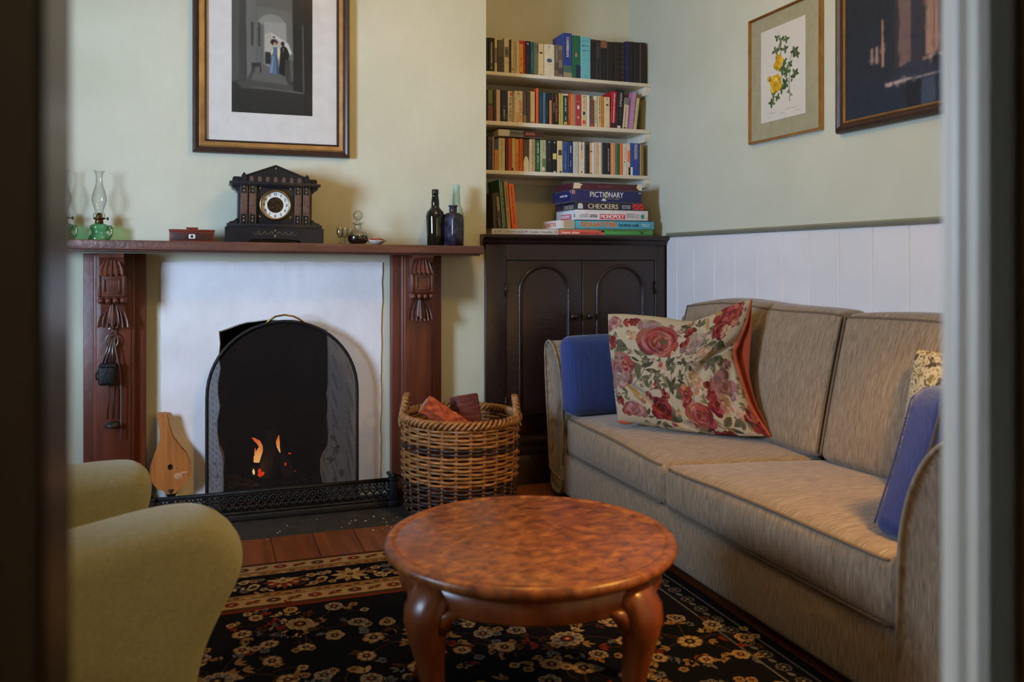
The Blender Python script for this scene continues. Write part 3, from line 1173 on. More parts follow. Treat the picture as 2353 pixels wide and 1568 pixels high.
m.ball((0, -.0755, .054), (.004, .0008, .003), 0, 8, 6)
m.build('engraving', M_GILT, clk)
m = MB()
m.ball((0, -.067, .334), (.004, .0008, .004), 0, 8, 6)
m.tube([(0, -.0668, .324), (0, -.0668, .312)], .0008, 4)
m.build('engraving', M_GILT, clk)
DZ = .170
m = MB()
m.lathe([(.060, -.05), (.0605, -.064), (.064, -.068), (.068, -.066), (.071, -.058), (.071, -.048)], (0, 0, DZ), 48, axis=1)
m.v = [(x, -(-y), z) for x, y, z in m.v]
m.v = [(x, -abs(y) if True else y, z) for x, y, z in m.v]
m.build('bezel', mat('pale_brass', (150, 134, 100), .32, 1.0), clk)


def disc(mb, r0, r1, y, cz=DZ, n=48, mi=0):
    vs, fs = [], []
    for k in range(n):
        a = 2 * PI * k / n
        vs += [(r0 * math.cos(a), y, cz + r0 * math.sin(a)), (r1 * math.cos(a), y, cz + r1 * math.sin(a))]
    for k in range(n):
        j = (k + 1) % n
        fs.append((2 * k, 2 * k + 1, 2 * j + 1, 2 * j))
    return mb.add(vs, fs, mi)


disc(MB(), .0345, .061, -.0535).build('dial', mat('white_enamel', (226, 226, 216), .22), clk)
m = disc(MB(), .0005, .0345, -.0525)
m.lathe([(.034, .0535), (.0352, .0545), (.0352, .053)], (0, 0, DZ), 48, axis=1)
m.v = [(x, -abs(y), z) for x, y, z in m.v]
mv = m.build('movement', nmat('dark_brass_works', [(.3, (34, 28, 18)), (.6, (66, 54, 34)), (.85, (118, 96, 58))], scale=60, detail=4, rough=.4, metal=.6), clk)
m = MB()
for x, z, r in ((-.016, -.012, .008), (.016, -.016, .0085), (-.004, .012, .006)):
    m.tube([(x + r * math.cos(a), -.0535, DZ + z + r * math.sin(a)) for a in [2 * PI * k / 16 for k in range(16)]], .0013, 6, True)
m.box(-.02, .02, -.0535, -.0527, DZ - .012, DZ - .009)
m.build('winding_arbor', M_OLDBRASS, mv)
m = MB()
for k in range(1, 13):
    a = PI / 2 - 2 * PI * k / 12
    w = .0075 if k < 10 else .0115
    letter(m, str(k), (.0485 * math.cos(a), -.0541, DZ + .0485 * math.sin(a)), (1, 0, 0), (0, 0, 1), w * (.26 if k == 1 else .6 if k == 11 else 1), .0125, bold=.0004)
m.build('numerals', mat('dial_black', (26, 26, 34), .5), clk)
m = MB()
m.prism([(-.002, .001), (-.050, .0145), (-.0505, .0135), (-.002, -.001)], 1, -.0565, -.056)
m.prism([(-.001, 0), (-.014, -.030), (-.012, -.031), (.001, 0)], 1, -.0575, -.057)
m.v = [(x, y, z + DZ) for x, y, z in m.v]
m.build('hands', M_BLACK, clk)

# oil lamp, with a second one standing further along
M_GREEN = clear('green_glass', (166, 224, 188), .95, .03, ior=1.8, rim=.35)
M_CLEAR = clear('clear_glass', (250, 252, 251), .98, .02, ior=1.9, rim=.42)


def oil_lamp(loc, label):
    t = thing('oil_lamp', label, 'oil lamp', loc, group='oil lamps on the mantelpiece')
    m = MB()
    p = [(0, .002), (.042, .0), (.0445, .004), (.041, .016), (.034, .027), (.029, .034), (.031, .041), (.0365, .050), (.037, .060), (.032, .068), (.018, .072), (.016, .074)]
    m.lathe(p, n=40)
    ba = m.build('font', M_GREEN, t)
    m = MB()
    m.tube([(.03, 0, .06), (.046, 0, .062), (.052, 0, .05), (.05, 0, .032), (.046, 0, .016), (.04, 0, .012)], .0042, 10)
    m.tube([(.034, .0, .055), (.042, .0, .05), (.04, .0, .042), (.033, .0, .044)], .0032, 8)
    m.build('handle', M_GREEN, ba)
    m = MB()
    m.lathe([(.0, .073), (.0165, .073), (.0175, .078), (.015, .086), (.016, .088), (.024, .093), (.024, .097), (.02, .099), (.0, .099)], n=28)
    for k in range(4):
        a = PI / 2 * k + .5
        m.tube([(.021 * math.cos(a), .021 * math.sin(a), .096), (.024 * math.cos(a), .024 * math.sin(a), .105), (.021 * math.cos(a), .021 * math.sin(a), .117)], .0012, 5)
    m.lathe([(.012, .098), (.012, .108), (.008, .116), (.004, .119), (.0, .119)], n=20)
    bu = m.build('burner', M_OLDBRASS, t)
    m = MB()
    m.tube([(.016, 0, .094), (.032, 0, .094)], .002, 6)
    m.lathe([(0, .030), (.007, .031), (.0075, .036), (.0, .038)], (0, 0, .094), 14, axis=0)
    m.build('wick_knob', M_BLACK, bu)
    m = MB()
    p = [(.0155, .098), (.016, .125), (.024, .15), (.0295, .172), (.0285, .19), (.022, .215), (.0145, .24), (.0125, .262), (.013, .28), (.0165, .293), (.0235, .3005)]
    m.lathe(p, n=40)
    m.build('chimney', M_CLEAR, t)
    return t


oil_lamp((-0.446, 4.045, mz(-.446)), 'green glass oil lamp with clear chimney, whole, over the left carved bracket')
oil_lamp((-0.585, 4.06, mz(-.585)), 'oil lamp half hidden by the dark doorway edge')

# playing-card box
bx = thing('card_box', 'small red wooden card box with ivory club plaque on the mantelpiece', 'box', (-0.07, 3.985, mz(-.07) - .001), (0, R(.6), 0))
M_MAHO = nmat('mahogany', [(.3, (92, 34, 22)), (.7, (126, 54, 36))], stretch=(1, 4, 8), scale=12, rough=.35)
M_DKWOOD = nmat('dark_burr_panel', [(.3, (50, 24, 20)), (.7, (74, 36, 30))], scale=40, rough=.4)
m = MB()
m.box(-.092, .092, -.045, .045, 0, .044, .002)
b0 = m.build('body', M_MAHO, bx)
m = MB()
m.box(-.083, .083, -.0465, -.04, .006, .039, .001)
m.build('panel', M_DKWOOD, b0)
m = MB()
m.box(-.094, .094, -.047, .047, .044, .053, .002)
ld = m.build('lid', M_MAHO, bx)
m = MB()
m.prism([(-.024, .058), (-.02, .053), (.02, .053), (.024, .058), (.026, .063), (-.026, .063)], 1, -.016, .016)
m.build('grip', M_MAHO, ld)
m = MB()
m.prism([(-.013, .015), (-.010, .013), (.010, .013), (.013, .015), (.013, .030), (.010, .032), (-.010, .032), (-.013, .030)], 1, -.048, -.046)
pl = m.build('plaque', mat('ivory', (228, 222, 206), .4), bx)
m = MB()
for c_ in ((0, .0265), (-.0036, .0215), (.0036, .0215)):
    m.ball((c_[0], -.0481, c_[1]), (.0036, .0004, .0036), 0, 12, 8)
m.prism([(-.0035, .0155), (.0035, .0155), (.0008, .022), (-.0008, .022)], 1, -.0484, -.0479)
m.build('club', mat('club_navy', (30, 34, 60), .6), pl)

# sherry glasses
proto = None
for k, (x, y, lab) in enumerate(((0.574, 3.985, 'small stemmed sherry glass nearest the clock'),
                                 (0.602, 4.03, 'small stemmed sherry glass between the other glass and the decanter'),
                                 (0.632, 4.06, 'small stemmed sherry glass half hidden behind the decanter'))):
    if k == 0:
        proto = o = thing('sherry_glass', lab, 'glass', (x, y, mz(x)), group='sherry glasses')
        m = MB()
        p = [(.0125, .077), (.0155, .07), (.0165, .055), (.0145, .042), (.009, .033), (.003, .029)]
        m.lathe(p, n=28)
        m.lathe([(max(r - .0009, .0), z) for r, z in p], n=28)
        m.build('bowl', M_CLEAR, o)
        m = MB()
        m.lathe([(.003, .03), (.0024, .018), (.003, .006), (.012, .002), (.0165, .0012), (.0165, 0), (0, 0)], n=28)
        m.build('stem', M_CLEAR, o)
    else:
        o = copy_tree(proto)
        o.location = (x, y, mz(x))
        o['label'] = lab
# decanter
dc = thing('decanter', 'cut glass decanter with ball stopper, half full of dark wine', 'decanter', (0.655, 3.975, mz(.655) + .001))
p = [(0, .0), (.03, .0), (.04, .006), (.048, .02), (.049, .034), (.043, .048), (.03, .06), (.019, .068), (.0165, .074), (.0165, .088), (.0175, .091), (.026, .094), (.027, .098), (.017, .1)]
m = MB()
m.lathe(p, n=48)
for k in range(14):
    a = 2 * PI * k / 14
    for s in (-1, 1):
        m.tube([((.0485 - .014 * t) * math.cos(a + s * .4 * t), (.0485 - .014 * t) * math.sin(a + s * .4 * t), .036 + .022 * t) for t in (0, .25, .5, .75, 1)], .0009, 4)
m.build('bottle', M_CLEAR, dc)
m = MB()
m.lathe([(0, .003), (.029, .003), (.039, .009), (.0465, .02), (.0475, .034), (.0455, .041), (.0, .041)], n=48)
m.build('wine', mat('dark_wine', (22, 8, 10), .15), dc)
m = MB()
m.lathe([(0, .088), (.012, .088), (.013, .1), (.008, .106), (.007, .112)], n=24)
m.ball((0, 0, .134), .0235, 0, 28, 20)
m.build('stopper', M_CLEAR, dc)
# saucer of sweets
pt = thing('saucer', 'small pale saucer beside the decanter', 'saucer', (0.742, 3.965, mz(.742) + .001))
m = MB()
m.lathe([(0, .003), (.018, .003), (.03, .010), (.044, .019), (.0455, .0195), (.045, .017), (.031, .007), (.02, .0), (0, .0)], n=40)
m.build('dish', mat('pale_china', (196, 186, 174), .3), pt)
M_RED = nmat('red_foil', [(.3, (110, 10, 14)), (.6, (176, 22, 26)), (.8, (200, 44, 44))], scale=90, rough=.4)
for k, (x, y, s, lab) in enumerate(((.722, 3.962, 1.0, 'red foil-wrapped sweet next to the decanter on the saucer'), (.752, 3.955, 1.1, 'red foil-wrapped sweet with dark twisted end on the outer side of the saucer'), (.74, 3.985, .9, 'red foil-wrapped sweet at the back of the saucer'))):
    t = thing('sweet', lab, 'sweet', (x, y, mz(x) + .008), (0, 0, .4 * k), group='foil-wrapped sweets')
    m = MB()
    m.ball((0, 0, .011), (.015 * s, .011 * s, .0105 * s), 0, 14, 10)
    m.build('wrapper', M_RED, t)
    m = MB()
    for q in range(6):
        m.ball((.0155 * s + .003 * math.cos(q), .003 * math.sin(q * 2), .013 + .003 * math.sin(q)), (.004, .003, .0035), 0, 8, 6)
    m.build('twist', mat('dark_red_foil', (70, 12, 18), .35), t)

# bottles
b1 = thing('glass_bottle', 'black-green wine bottle with long neck and ring lip', 'bottle', (1.029, 3.985, mz(1.03)), group='old bottles on the mantelpiece')
m = MB()
m.lathe([(0, .004), (.036, .0), (.039, .004), (.041, .06), (.0445, .13), (.0445, .145), (.04, .162), (.028, .176), (.0205, .184), (.0195, .195), (.0195, .21), (.0165, .235), (.0145, .247), (.0165, .249), (.017, .256), (.0155, .258), (.0165, .26), (.0165, .270), (.014, .272), (.011, .27), (.011, .2)], n=44)
m.build('body', nmat('black_green_glass', [(.3, (9, 12, 9)), (.7, (14, 18, 12))], scale=10, rough=.06, spec=.7), b1)
b2 = thing('glass_bottle', 'squat dusty purple-blue square bottle with wide neck', 'bottle', (1.113, 3.965, mz(1.113)), (0, 0, R(34)), group='old bottles on the mantelpiece')
m = MB()
ring = []
prof = [(.0, .034), (.003, .039), (.06, .041), (.128, .041), (.148, .038), (.158, .03), (.162, .02), (.164, .0185), (.188, .0185), (.189, .0225), (.196, .0225), (.197, .0185)]
n = 40
vs, fs = [], []
for z, r in prof:
    for k in range(n):
        a = 2 * PI * k / n
        e = 6.0 if z < .15 else (3.0 if z < .16 else 2.0)
        q = (abs(math.cos(a)) ** e + abs(math.sin(a)) ** e) ** (-1 / e)
        vs.append((r * q * math.cos(a), r * q * math.sin(a), z))
for j in range(len(prof) - 1):
    for k in range(n):
        k2 = (k + 1) % n
        fs.append((j * n + k, j * n + k2, (j + 1) * n + k2, (j + 1) * n + k))
fs.append(tuple(range(n)))
m.add(vs, fs, 0, True)
m.build('body', nmat('dusty_purple_glass', [(.3, (26, 19, 24)), (.55, (44, 38, 56)), (.8, (92, 94, 122))], scale=26, detail=8, rough=.2, rrange=(.08, .5)), b2)
b3 = thing('glass_bottle', 'tall pale aqua bottle standing behind the purple one', 'bottle', (1.155, 4.055, mz(1.155)), group='old bottles on the mantelpiece')
m = MB()
p = [(0, .004), (.036, .0), (.038, .004), (.0385, .14), (.0375, .16), (.031, .182), (.023, .198), (.0195, .212), (.0185, .24), (.0165, .282), (.0172, .283), (.0172, .305), (.0145, .306)]
m.lathe(p, n=40)
aq = bpy.data.materials.new('frosted_aqua_glass')
aq.use_nodes = True
nt = aq.node_tree
pb = nt.nodes['Principled BSDF']
pb.inputs['Base Color'].default_value = hexa((190, 214, 204))
pb.inputs['Roughness'].default_value = .3
tr = nt.nodes.new('ShaderNodeBsdfTransparent')
tr.inputs['Color'].default_value = hexa((214, 234, 226))
mx = nt.nodes.new('ShaderNodeMixShader')
mx.inputs[0].default_value = .45
nt.links.new(tr.outputs[0], mx.inputs[1])
nt.links.new(pb.outputs[0], mx.inputs[2])
nt.links.new(mx.outputs[0], nt.nodes['Material Output'].inputs[0])
m.build('body', aq, b3)

# ------------------------------------------------------------------ cupboard in the alcove
CF = 4.10
cup = thing('cupboard', 'dark brown gloss-painted cupboard with two arched-panel doors in the alcove', 'cupboard', (1.85, CF, 0))
m = MB()
x0, x1 = 1.322 - 1.85, 2.372 - 1.85
dl, dr, dz0, dz1 = 1.432 - 1.85, 2.294 - 1.85, 0.255, 1.155
m.box(x0, dl, 0, .026, 0.0, 1.25, .002)
m.box(dr, x1, 0, .03, 0.0, 1.25, .002)
m.box(dl, dr, 0, .03, dz1, 1.25)
m.box(dl, dr, 0, .03, 0.0, dz0)
m.box(1.336 - 1.85, 1.356 - 1.85, .03, YN - CF - .01, 0, 1.25)
m.box(x1 - .02, x1, .03, YN - CF - .01, 0, 1.25)
m.build('carcass', M_CAB, cup)
m = MB()
m.prism([(.026, 1.23), (-.008, 1.236), (-.018, 1.246), (-.022, 1.256), (-.034, 1.262), (-.042, 1.270), (-.044, 1.279), (-.038, 1.286), (.026, 1.286)], 0, x0 - .022, x1, smooth=False)
m.box(1.336 - 1.85, x1, .0, YN - CF - .002, 1.262, 1.286)
m.build('top', M_CAB, cup)
m = MB()
m.prism([(0, .15), (-.02, .15), (-.022, .18), (-.012, .186), (-.010, .205), (-.018, .21), (-.016, .228), (-.006, .235), (0, .245)], 0, x0, x1)
m.box(x0, x1, -.02, 0, 0, .15, .002)
m.build('plinth_moulding', M_CAB, cup)
for a, b, xa, xb, sk in ((dl + .002, -.002 + (1.859 - 1.85), 1.508 - 1.85, 1.783 - 1.85, 1), (.001 + (1.859 - 1.85) + .002, dr - .002, 1.947 - 1.85, 2.222 - 1.85, -1)):
    m = MB()
    m.box(a, b, .004, .024, dz0 + .003, dz1 - .003, .002)
    d = m.build('door', M_CAB, cup)
    cx, hw = (xa + xb) / 2, (xb - xa) / 2
    zs, z0 = 1.122 - hw * .92, .36
    arc = [(cx - hw, z0 + (zs - z0) * t / 6) for t in range(6)] + [(cx - hw * math.cos(PI * k / 24), zs + hw * .92 * math.sin(PI * k / 24)) for k in range(25)] + [(cx + hw, z0 + (zs - z0) * t / 6) for t in range(5, -1, -1)]
    m = MB()
    m.tube([(x, .002, z) for x, z in arc], .0085, 8, True)
    m.tube([(cx + (x - cx) * .93, .003, z0 + .01 + (z - z0) * .975) for x, z in arc], .004, 6, True)
    m.build('arch_moulding', M_CAB, d)
    kx = 1.80 - 1.85 if sk == 1 else 1.893 - 1.85
    m = MB()
    m.lathe([(0.007, -.006), (.007, .006), (.016, .014), (.0185, .024), (.015, .034), (.0, .038)], (kx, 0, .858), 24, axis=1)
    m.v = [(x, -y if False else y, z) for x, y, z in m.v]
    m.v = [(x, y, z) for x, y, z in m.v]
    m.build('knob', mat('dark_knob', (34, 24, 22), .18), d)
    hx = dl - .002 if sk == 1 else dr + .002
    for hz in (1.005, .42):
        m = MB()
        m.tube([(hx, -.003, hz - .035), (hx, -.003, hz + .035)], .005, 8)
        m.build('hinge', M_CAB, d)

# ------------------------------------------------------------------ book shelves
SHZ = (2.162, 1.898, 1.635)
for z, lab, th in ((SHZ[0], 'top cream wall shelf of the alcove, under the dark hardbacks', .019), (SHZ[1], 'middle cream wall shelf of the alcove, under the red leaning book', .022), (SHZ[2], 'lowest cream wall shelf of the alcove, above the board games', .020)):
    sh = thing('wall_shelf', lab, 'shelf', (1.86, 4.296, z), group='alcove shelves')
    m = MB()
    m.box(XC_ - 1.86, 2.3725 - 1.86, 0, YN - 4.296, -th, 0, .0015)
    m.build('board', M_SHELF, sh)
    m = MB()
    m.prism([(.008, -th), (.008, -th - .022), (.025, -th - .045), (.2, -th - .05), (.25, -th - .05), (.25, -th)], 0, 2.372 - 1.86 - .026, 2.373 - 1.86)
    m.build('bracket', M_SHELF, sh)
    m = MB()
    m.box(XC_ - 1.86, 2.35 - 1.86, YN - 4.296 - .02, YN - 4.296, -th - .03, -th, .002)
    m.build('batten', M_SHELF, sh)

# ------------------------------------------------------------------ books
M_PAGES = nmat('page_edges', [(.3, (190, 176, 146)), (.7, (214, 202, 174))], stretch=(60, 1, 1), scale=6, rough=.9)


def ccol(c, rough=.45):
    n = 'cover_%d_%d_%d' % c
    return nmat(n, [(.3, tuple(int(v * .92) for v in c)), (.7, c)], scale=30, detail=4, rough=rough, bump=.08, bscale=90)


def ink(c):
    return mat('ink_%d_%d_%d' % c, c, .55)


CREAM, BLACK, WHITE, RED, GOLD, GREY = (214, 200, 166), (24, 22, 22), (224, 220, 208), (186, 40, 30), (186, 150, 80), (120, 116, 106)


def book(w, h, depth, c, label, group, deco=(), loc=(0, 0, 0), rot=(0, 0, 0), pages=True):
    t = thing('book', label, 'book', loc, rot, group)
    m = MB()
    k = .0016
    m.box(0, k, .0025, depth, 0, h)
    m.box(w - k, w, .0025, depth, 0, h)
    r = min(w * .18, .004)
    m.prism([(0, .004), (0, r * .7), (r * .6, 0.0), (w - r * .6, 0.0), (w, r * .7), (w, .004)], 2, 0, h)
    cv = m.build('cover', ccol(c), t)
    if pages:
        m = MB()
        m.box(k, w - k, .004, depth - .004, .0015, h - .0015)
        m.build('pages', M_PAGES, t)
    X, Z = (1, 0, 0), (0, 0, 1)
    DN, UP = (0, 0, -1), (0, 0, 1)
    lm, lc = None, None
    for q, d in enumerate(deco):
        kind = d[0]
        if kind == 'band':        # coloured panel across the spine: z0 z1 colour [x0 x1]
            _, a, b, cc = d[:4]
            xa, xb = (d[4], d[5]) if len(d) > 4 else (0.02, .98)
            m = MB()
            m.box(w * xa, w * xb, -.0004 - .0001 * q, .001, h * a, h * b)
            m.build('spine_panel', ink(cc), cv)
        elif kind == 'oval':
            _, z, rx, rz, cc = d
            m = MB()
            m.ball((w * .5, -.0004, h * z), (w * rx, .0008, rz), 0, 20, 8)
            m.build('spine_picture', ink(cc), cv)
        else:                     # lettering: text z-centre length thickness colour direction [x]
            _, s, z, L, th, cc, di = d[:7]
            xx = d[7] if len(d) > 7 else .5
            m = MB()
            rt, u = {'d': (DN, X), 'u': (UP, (-1, 0, 0)), 'h': (X, UP)}[di]
            c0 = (w * xx, -.0007 - .0001 * q, h * z)
            if s is None:
                marks(m, c0, rt, u, (h if di != 'h' else w) * L, th, seed=int(w * 1e5) + q, rows=1)
            else:
                letter(m, s, c0, rt, u, (h if di != 'h' else w) * L, th, bold=.0003)
            m.build('lettering', ink(cc), cv)
    return t


def T(z=.5, L=.7, th=.006, c=BLACK, d='d', x=.5):
    return ('t', None, z, L, th, c, d, x)


def W(s, z, L, th, c, d='d', x=.5):
    return ('t', s, z, L, th, c, d, x)


def B(a, b, c, x0=.02, x1=.98):
    return ('band', a, b, c, x0, x1)


TOP, MID, LOW = 'books on the top shelf', 'books on the middle shelf', 'books on the lowest shelf'
ROW1 = [
    (1.399, 1.407, .184, (26, 22, 20), 'thin black book at the chimney end of the top shelf', ()),
    (1.408, 1.443, .184, (22, 20, 18), 'black book with tall cream spine lettering on the top shelf', (T(.45, .82, .013, (206, 190, 130)),)),
    (1.4435, 1.458, .184, (212, 192, 132), 'narrow pale yellow paperback with grey middle, beside the cream-lettered black book', (B(.28, .72, (128, 122, 104)), T(.5, .4, .006, (40, 38, 34)))),
    (1.459, 1.495, .177, (92, 84, 66), 'drab olive-grey paperback on the top shelf', (B(.0, .5, (66, 58, 46)),)),
    (1.496, 1.525, .190, (208, 196, 160), 'cream paperback with grey drawing on its spine, top shelf', (B(.45, .75, (112, 112, 106), .1, .9), ('oval', .6, .3, .018, (70, 72, 74)), T(.3, .7, .005, BLACK, 'h'))),
    (1.5255, 1.536, .183, (58, 36, 24), 'thin dark brown book between two cream paperbacks, top shelf', ()),
    (1.5365, 1.551, .184, (204, 184, 138), 'plain tan cream paperback next to the thin brown book, top shelf', (B(.1, .16, (150, 130, 92)),)),
    (1.5515, 1.566, .178, (196, 174, 124), 'tan paperback with faint marks, fourth from the orange one leftwards', (T(.5, .8, .005, (150, 124, 84)),)),
    (1.5665, 1.583, .177, (216, 206, 178), 'off-white paperback beside the orange-yellow one on the top shelf', (T(.5, .8, .007, (176, 158, 122)),)),
    (1.5835, 1.609, .184, (226, 160, 62), 'orange-yellow paperback with red top edge, top shelf', (B(.9, 1.0, (196, 52, 30)), T(.42, .38, .008, (60, 30, 20)), B(.02, .06, (60, 30, 20), .3, .7))),
    (1.6095, 1.619, .185, (196, 44, 28), 'thin bright red book on the top shelf', ()),
    (1.6195, 1.648, .184, (24, 32, 44), 'navy-black paperback with white publisher mark beside the thin red book', (B(.9, .94, WHITE, .35, .6), T(.45, .3, .006, (150, 60, 50)))),
    (1.6485, 1.666, .181, (34, 86, 92), 'slim teal paperback on the top shelf', (T(.45, .5, .006, (110, 160, 150)),)),
    (1.6665, 1.693, .179, (106, 112, 90), 'grey-green paperback beside the slim teal one', (B(.85, .9, (84, 90, 72)),)),
    (1.6935, 1.729, .176, (216, 194, 138), 'cream yellow paperback with black leaf mark, top shelf', (B(.7, .745, BLACK, .25, .75), B(.02, .05, BLACK, .4, .7), B(.72, .98, (40, 36, 28), .0, .06))),
    (1.731, 1.792, .178, (222, 212, 184), 'wide cream paperback with blue oval picture, top shelf', (('oval', .5, .27, .011, (66, 92, 112)), B(.91, .94, (50, 60, 60), .42, .56), T(.39, .6, .005, (120, 116, 104), 'h'))),
    (1.794, 1.815, .179, (120, 106, 90), 'mottled grey-brown paperback beside the wide cream one', (B(.2, .45, (88, 76, 64)), T(.7, .35, .006, (180, 168, 150)))),
    (1.8155, 1.840, .177, (132, 120, 104), 'mottled grey paperback leaning on the tall blue hardback', (B(.55, .85, (98, 86, 74)), B(.1, .3, (86, 70, 56)))),
    (1.841, 1.894, .248, (42, 66, 142), 'tall blue hardback lettered CARIBBEAN, tallest on the top shelf', (B(.0, .28, (70, 104, 96)), B(.0, .12, (150, 140, 110)), W('CARIBBEAN', .69, .44, .015, (230, 226, 210)), T(.68, .5, .006, (112, 130, 170), 'd', .82))),
    (1.895, 1.945, .240, (34, 106, 72), 'tall green hardback with a small portrait, right after the blue one', (B(.0, .32, (26, 40, 70), .45, 1), ('oval', .55, .12, .013, (190, 130, 110)), T(.7, .4, .006, (70, 140, 110)))),
    (1.946, 2.008, .237, (112, 190, 204), 'pale cyan hardback with small dark print, top shelf', (('t', None, .79, .72, .012, (44, 90, 106), 'h', .5), ('t', None, .68, .66, .008, (44, 90, 106), 'h', .5), ('t', None, .90, .7, .01, (84, 150, 166), 'h', .5), ('t', None, .06, .5, .004, (60, 110, 120), 'h', .5))),
    (2.009, 2.040, .228, (36, 28, 24), 'brown-black hardback directly beside the pale cyan one', (B(.93, .99, (50, 38, 30)),)),
    (2.041, 2.065, .227, (38, 36, 38), 'slim charcoal hardback with a grey upper spine, top shelf', (B(.55, .93, (58, 54, 52)),)),
    (2.066, 2.110, .227, (30, 26, 30), 'black hardback with square brown label, top shelf', (B(.82, .99, (132, 84, 56), .12, .98),)),
    (2.1105, 2.152, .223, (34, 26, 24), 'plain brown-black hardback right after the one with the brown label', ()),
    (2.153, 2.192, .225, (38, 28, 26), 'brown-black hardback with paler edge, third after the brown label', (B(0, 1, (70, 56, 48), .0, .05),)),
    (2.193, 2.224, .227, (40, 32, 30), 'dark hardback with a ribbed, worn spine, top shelf', tuple(B(.1 + .13 * k, .13 + .13 * k, (62, 52, 48)) for k in range(7))),
    (2.225, 2.275, .235, (30, 28, 34), 'black hardback with bright navy edge, third from the right wall, top shelf', (B(0, 1, (28, 34, 92), .0, .3),)),
    (2.276, 2.315, .235, (34, 26, 26), 'dark ribbed hardback, second from the right wall on the top shelf', (B(0, 1, (58, 48, 44), .0, .05), B(.78, .8, (52, 44, 42)))),
    (2.316, 2.357, .237, (38, 28, 26), 'dark hardback with pale left edge at the right wall, top shelf', (B(0, 1, (112, 96, 84), .0, .1),)),
]
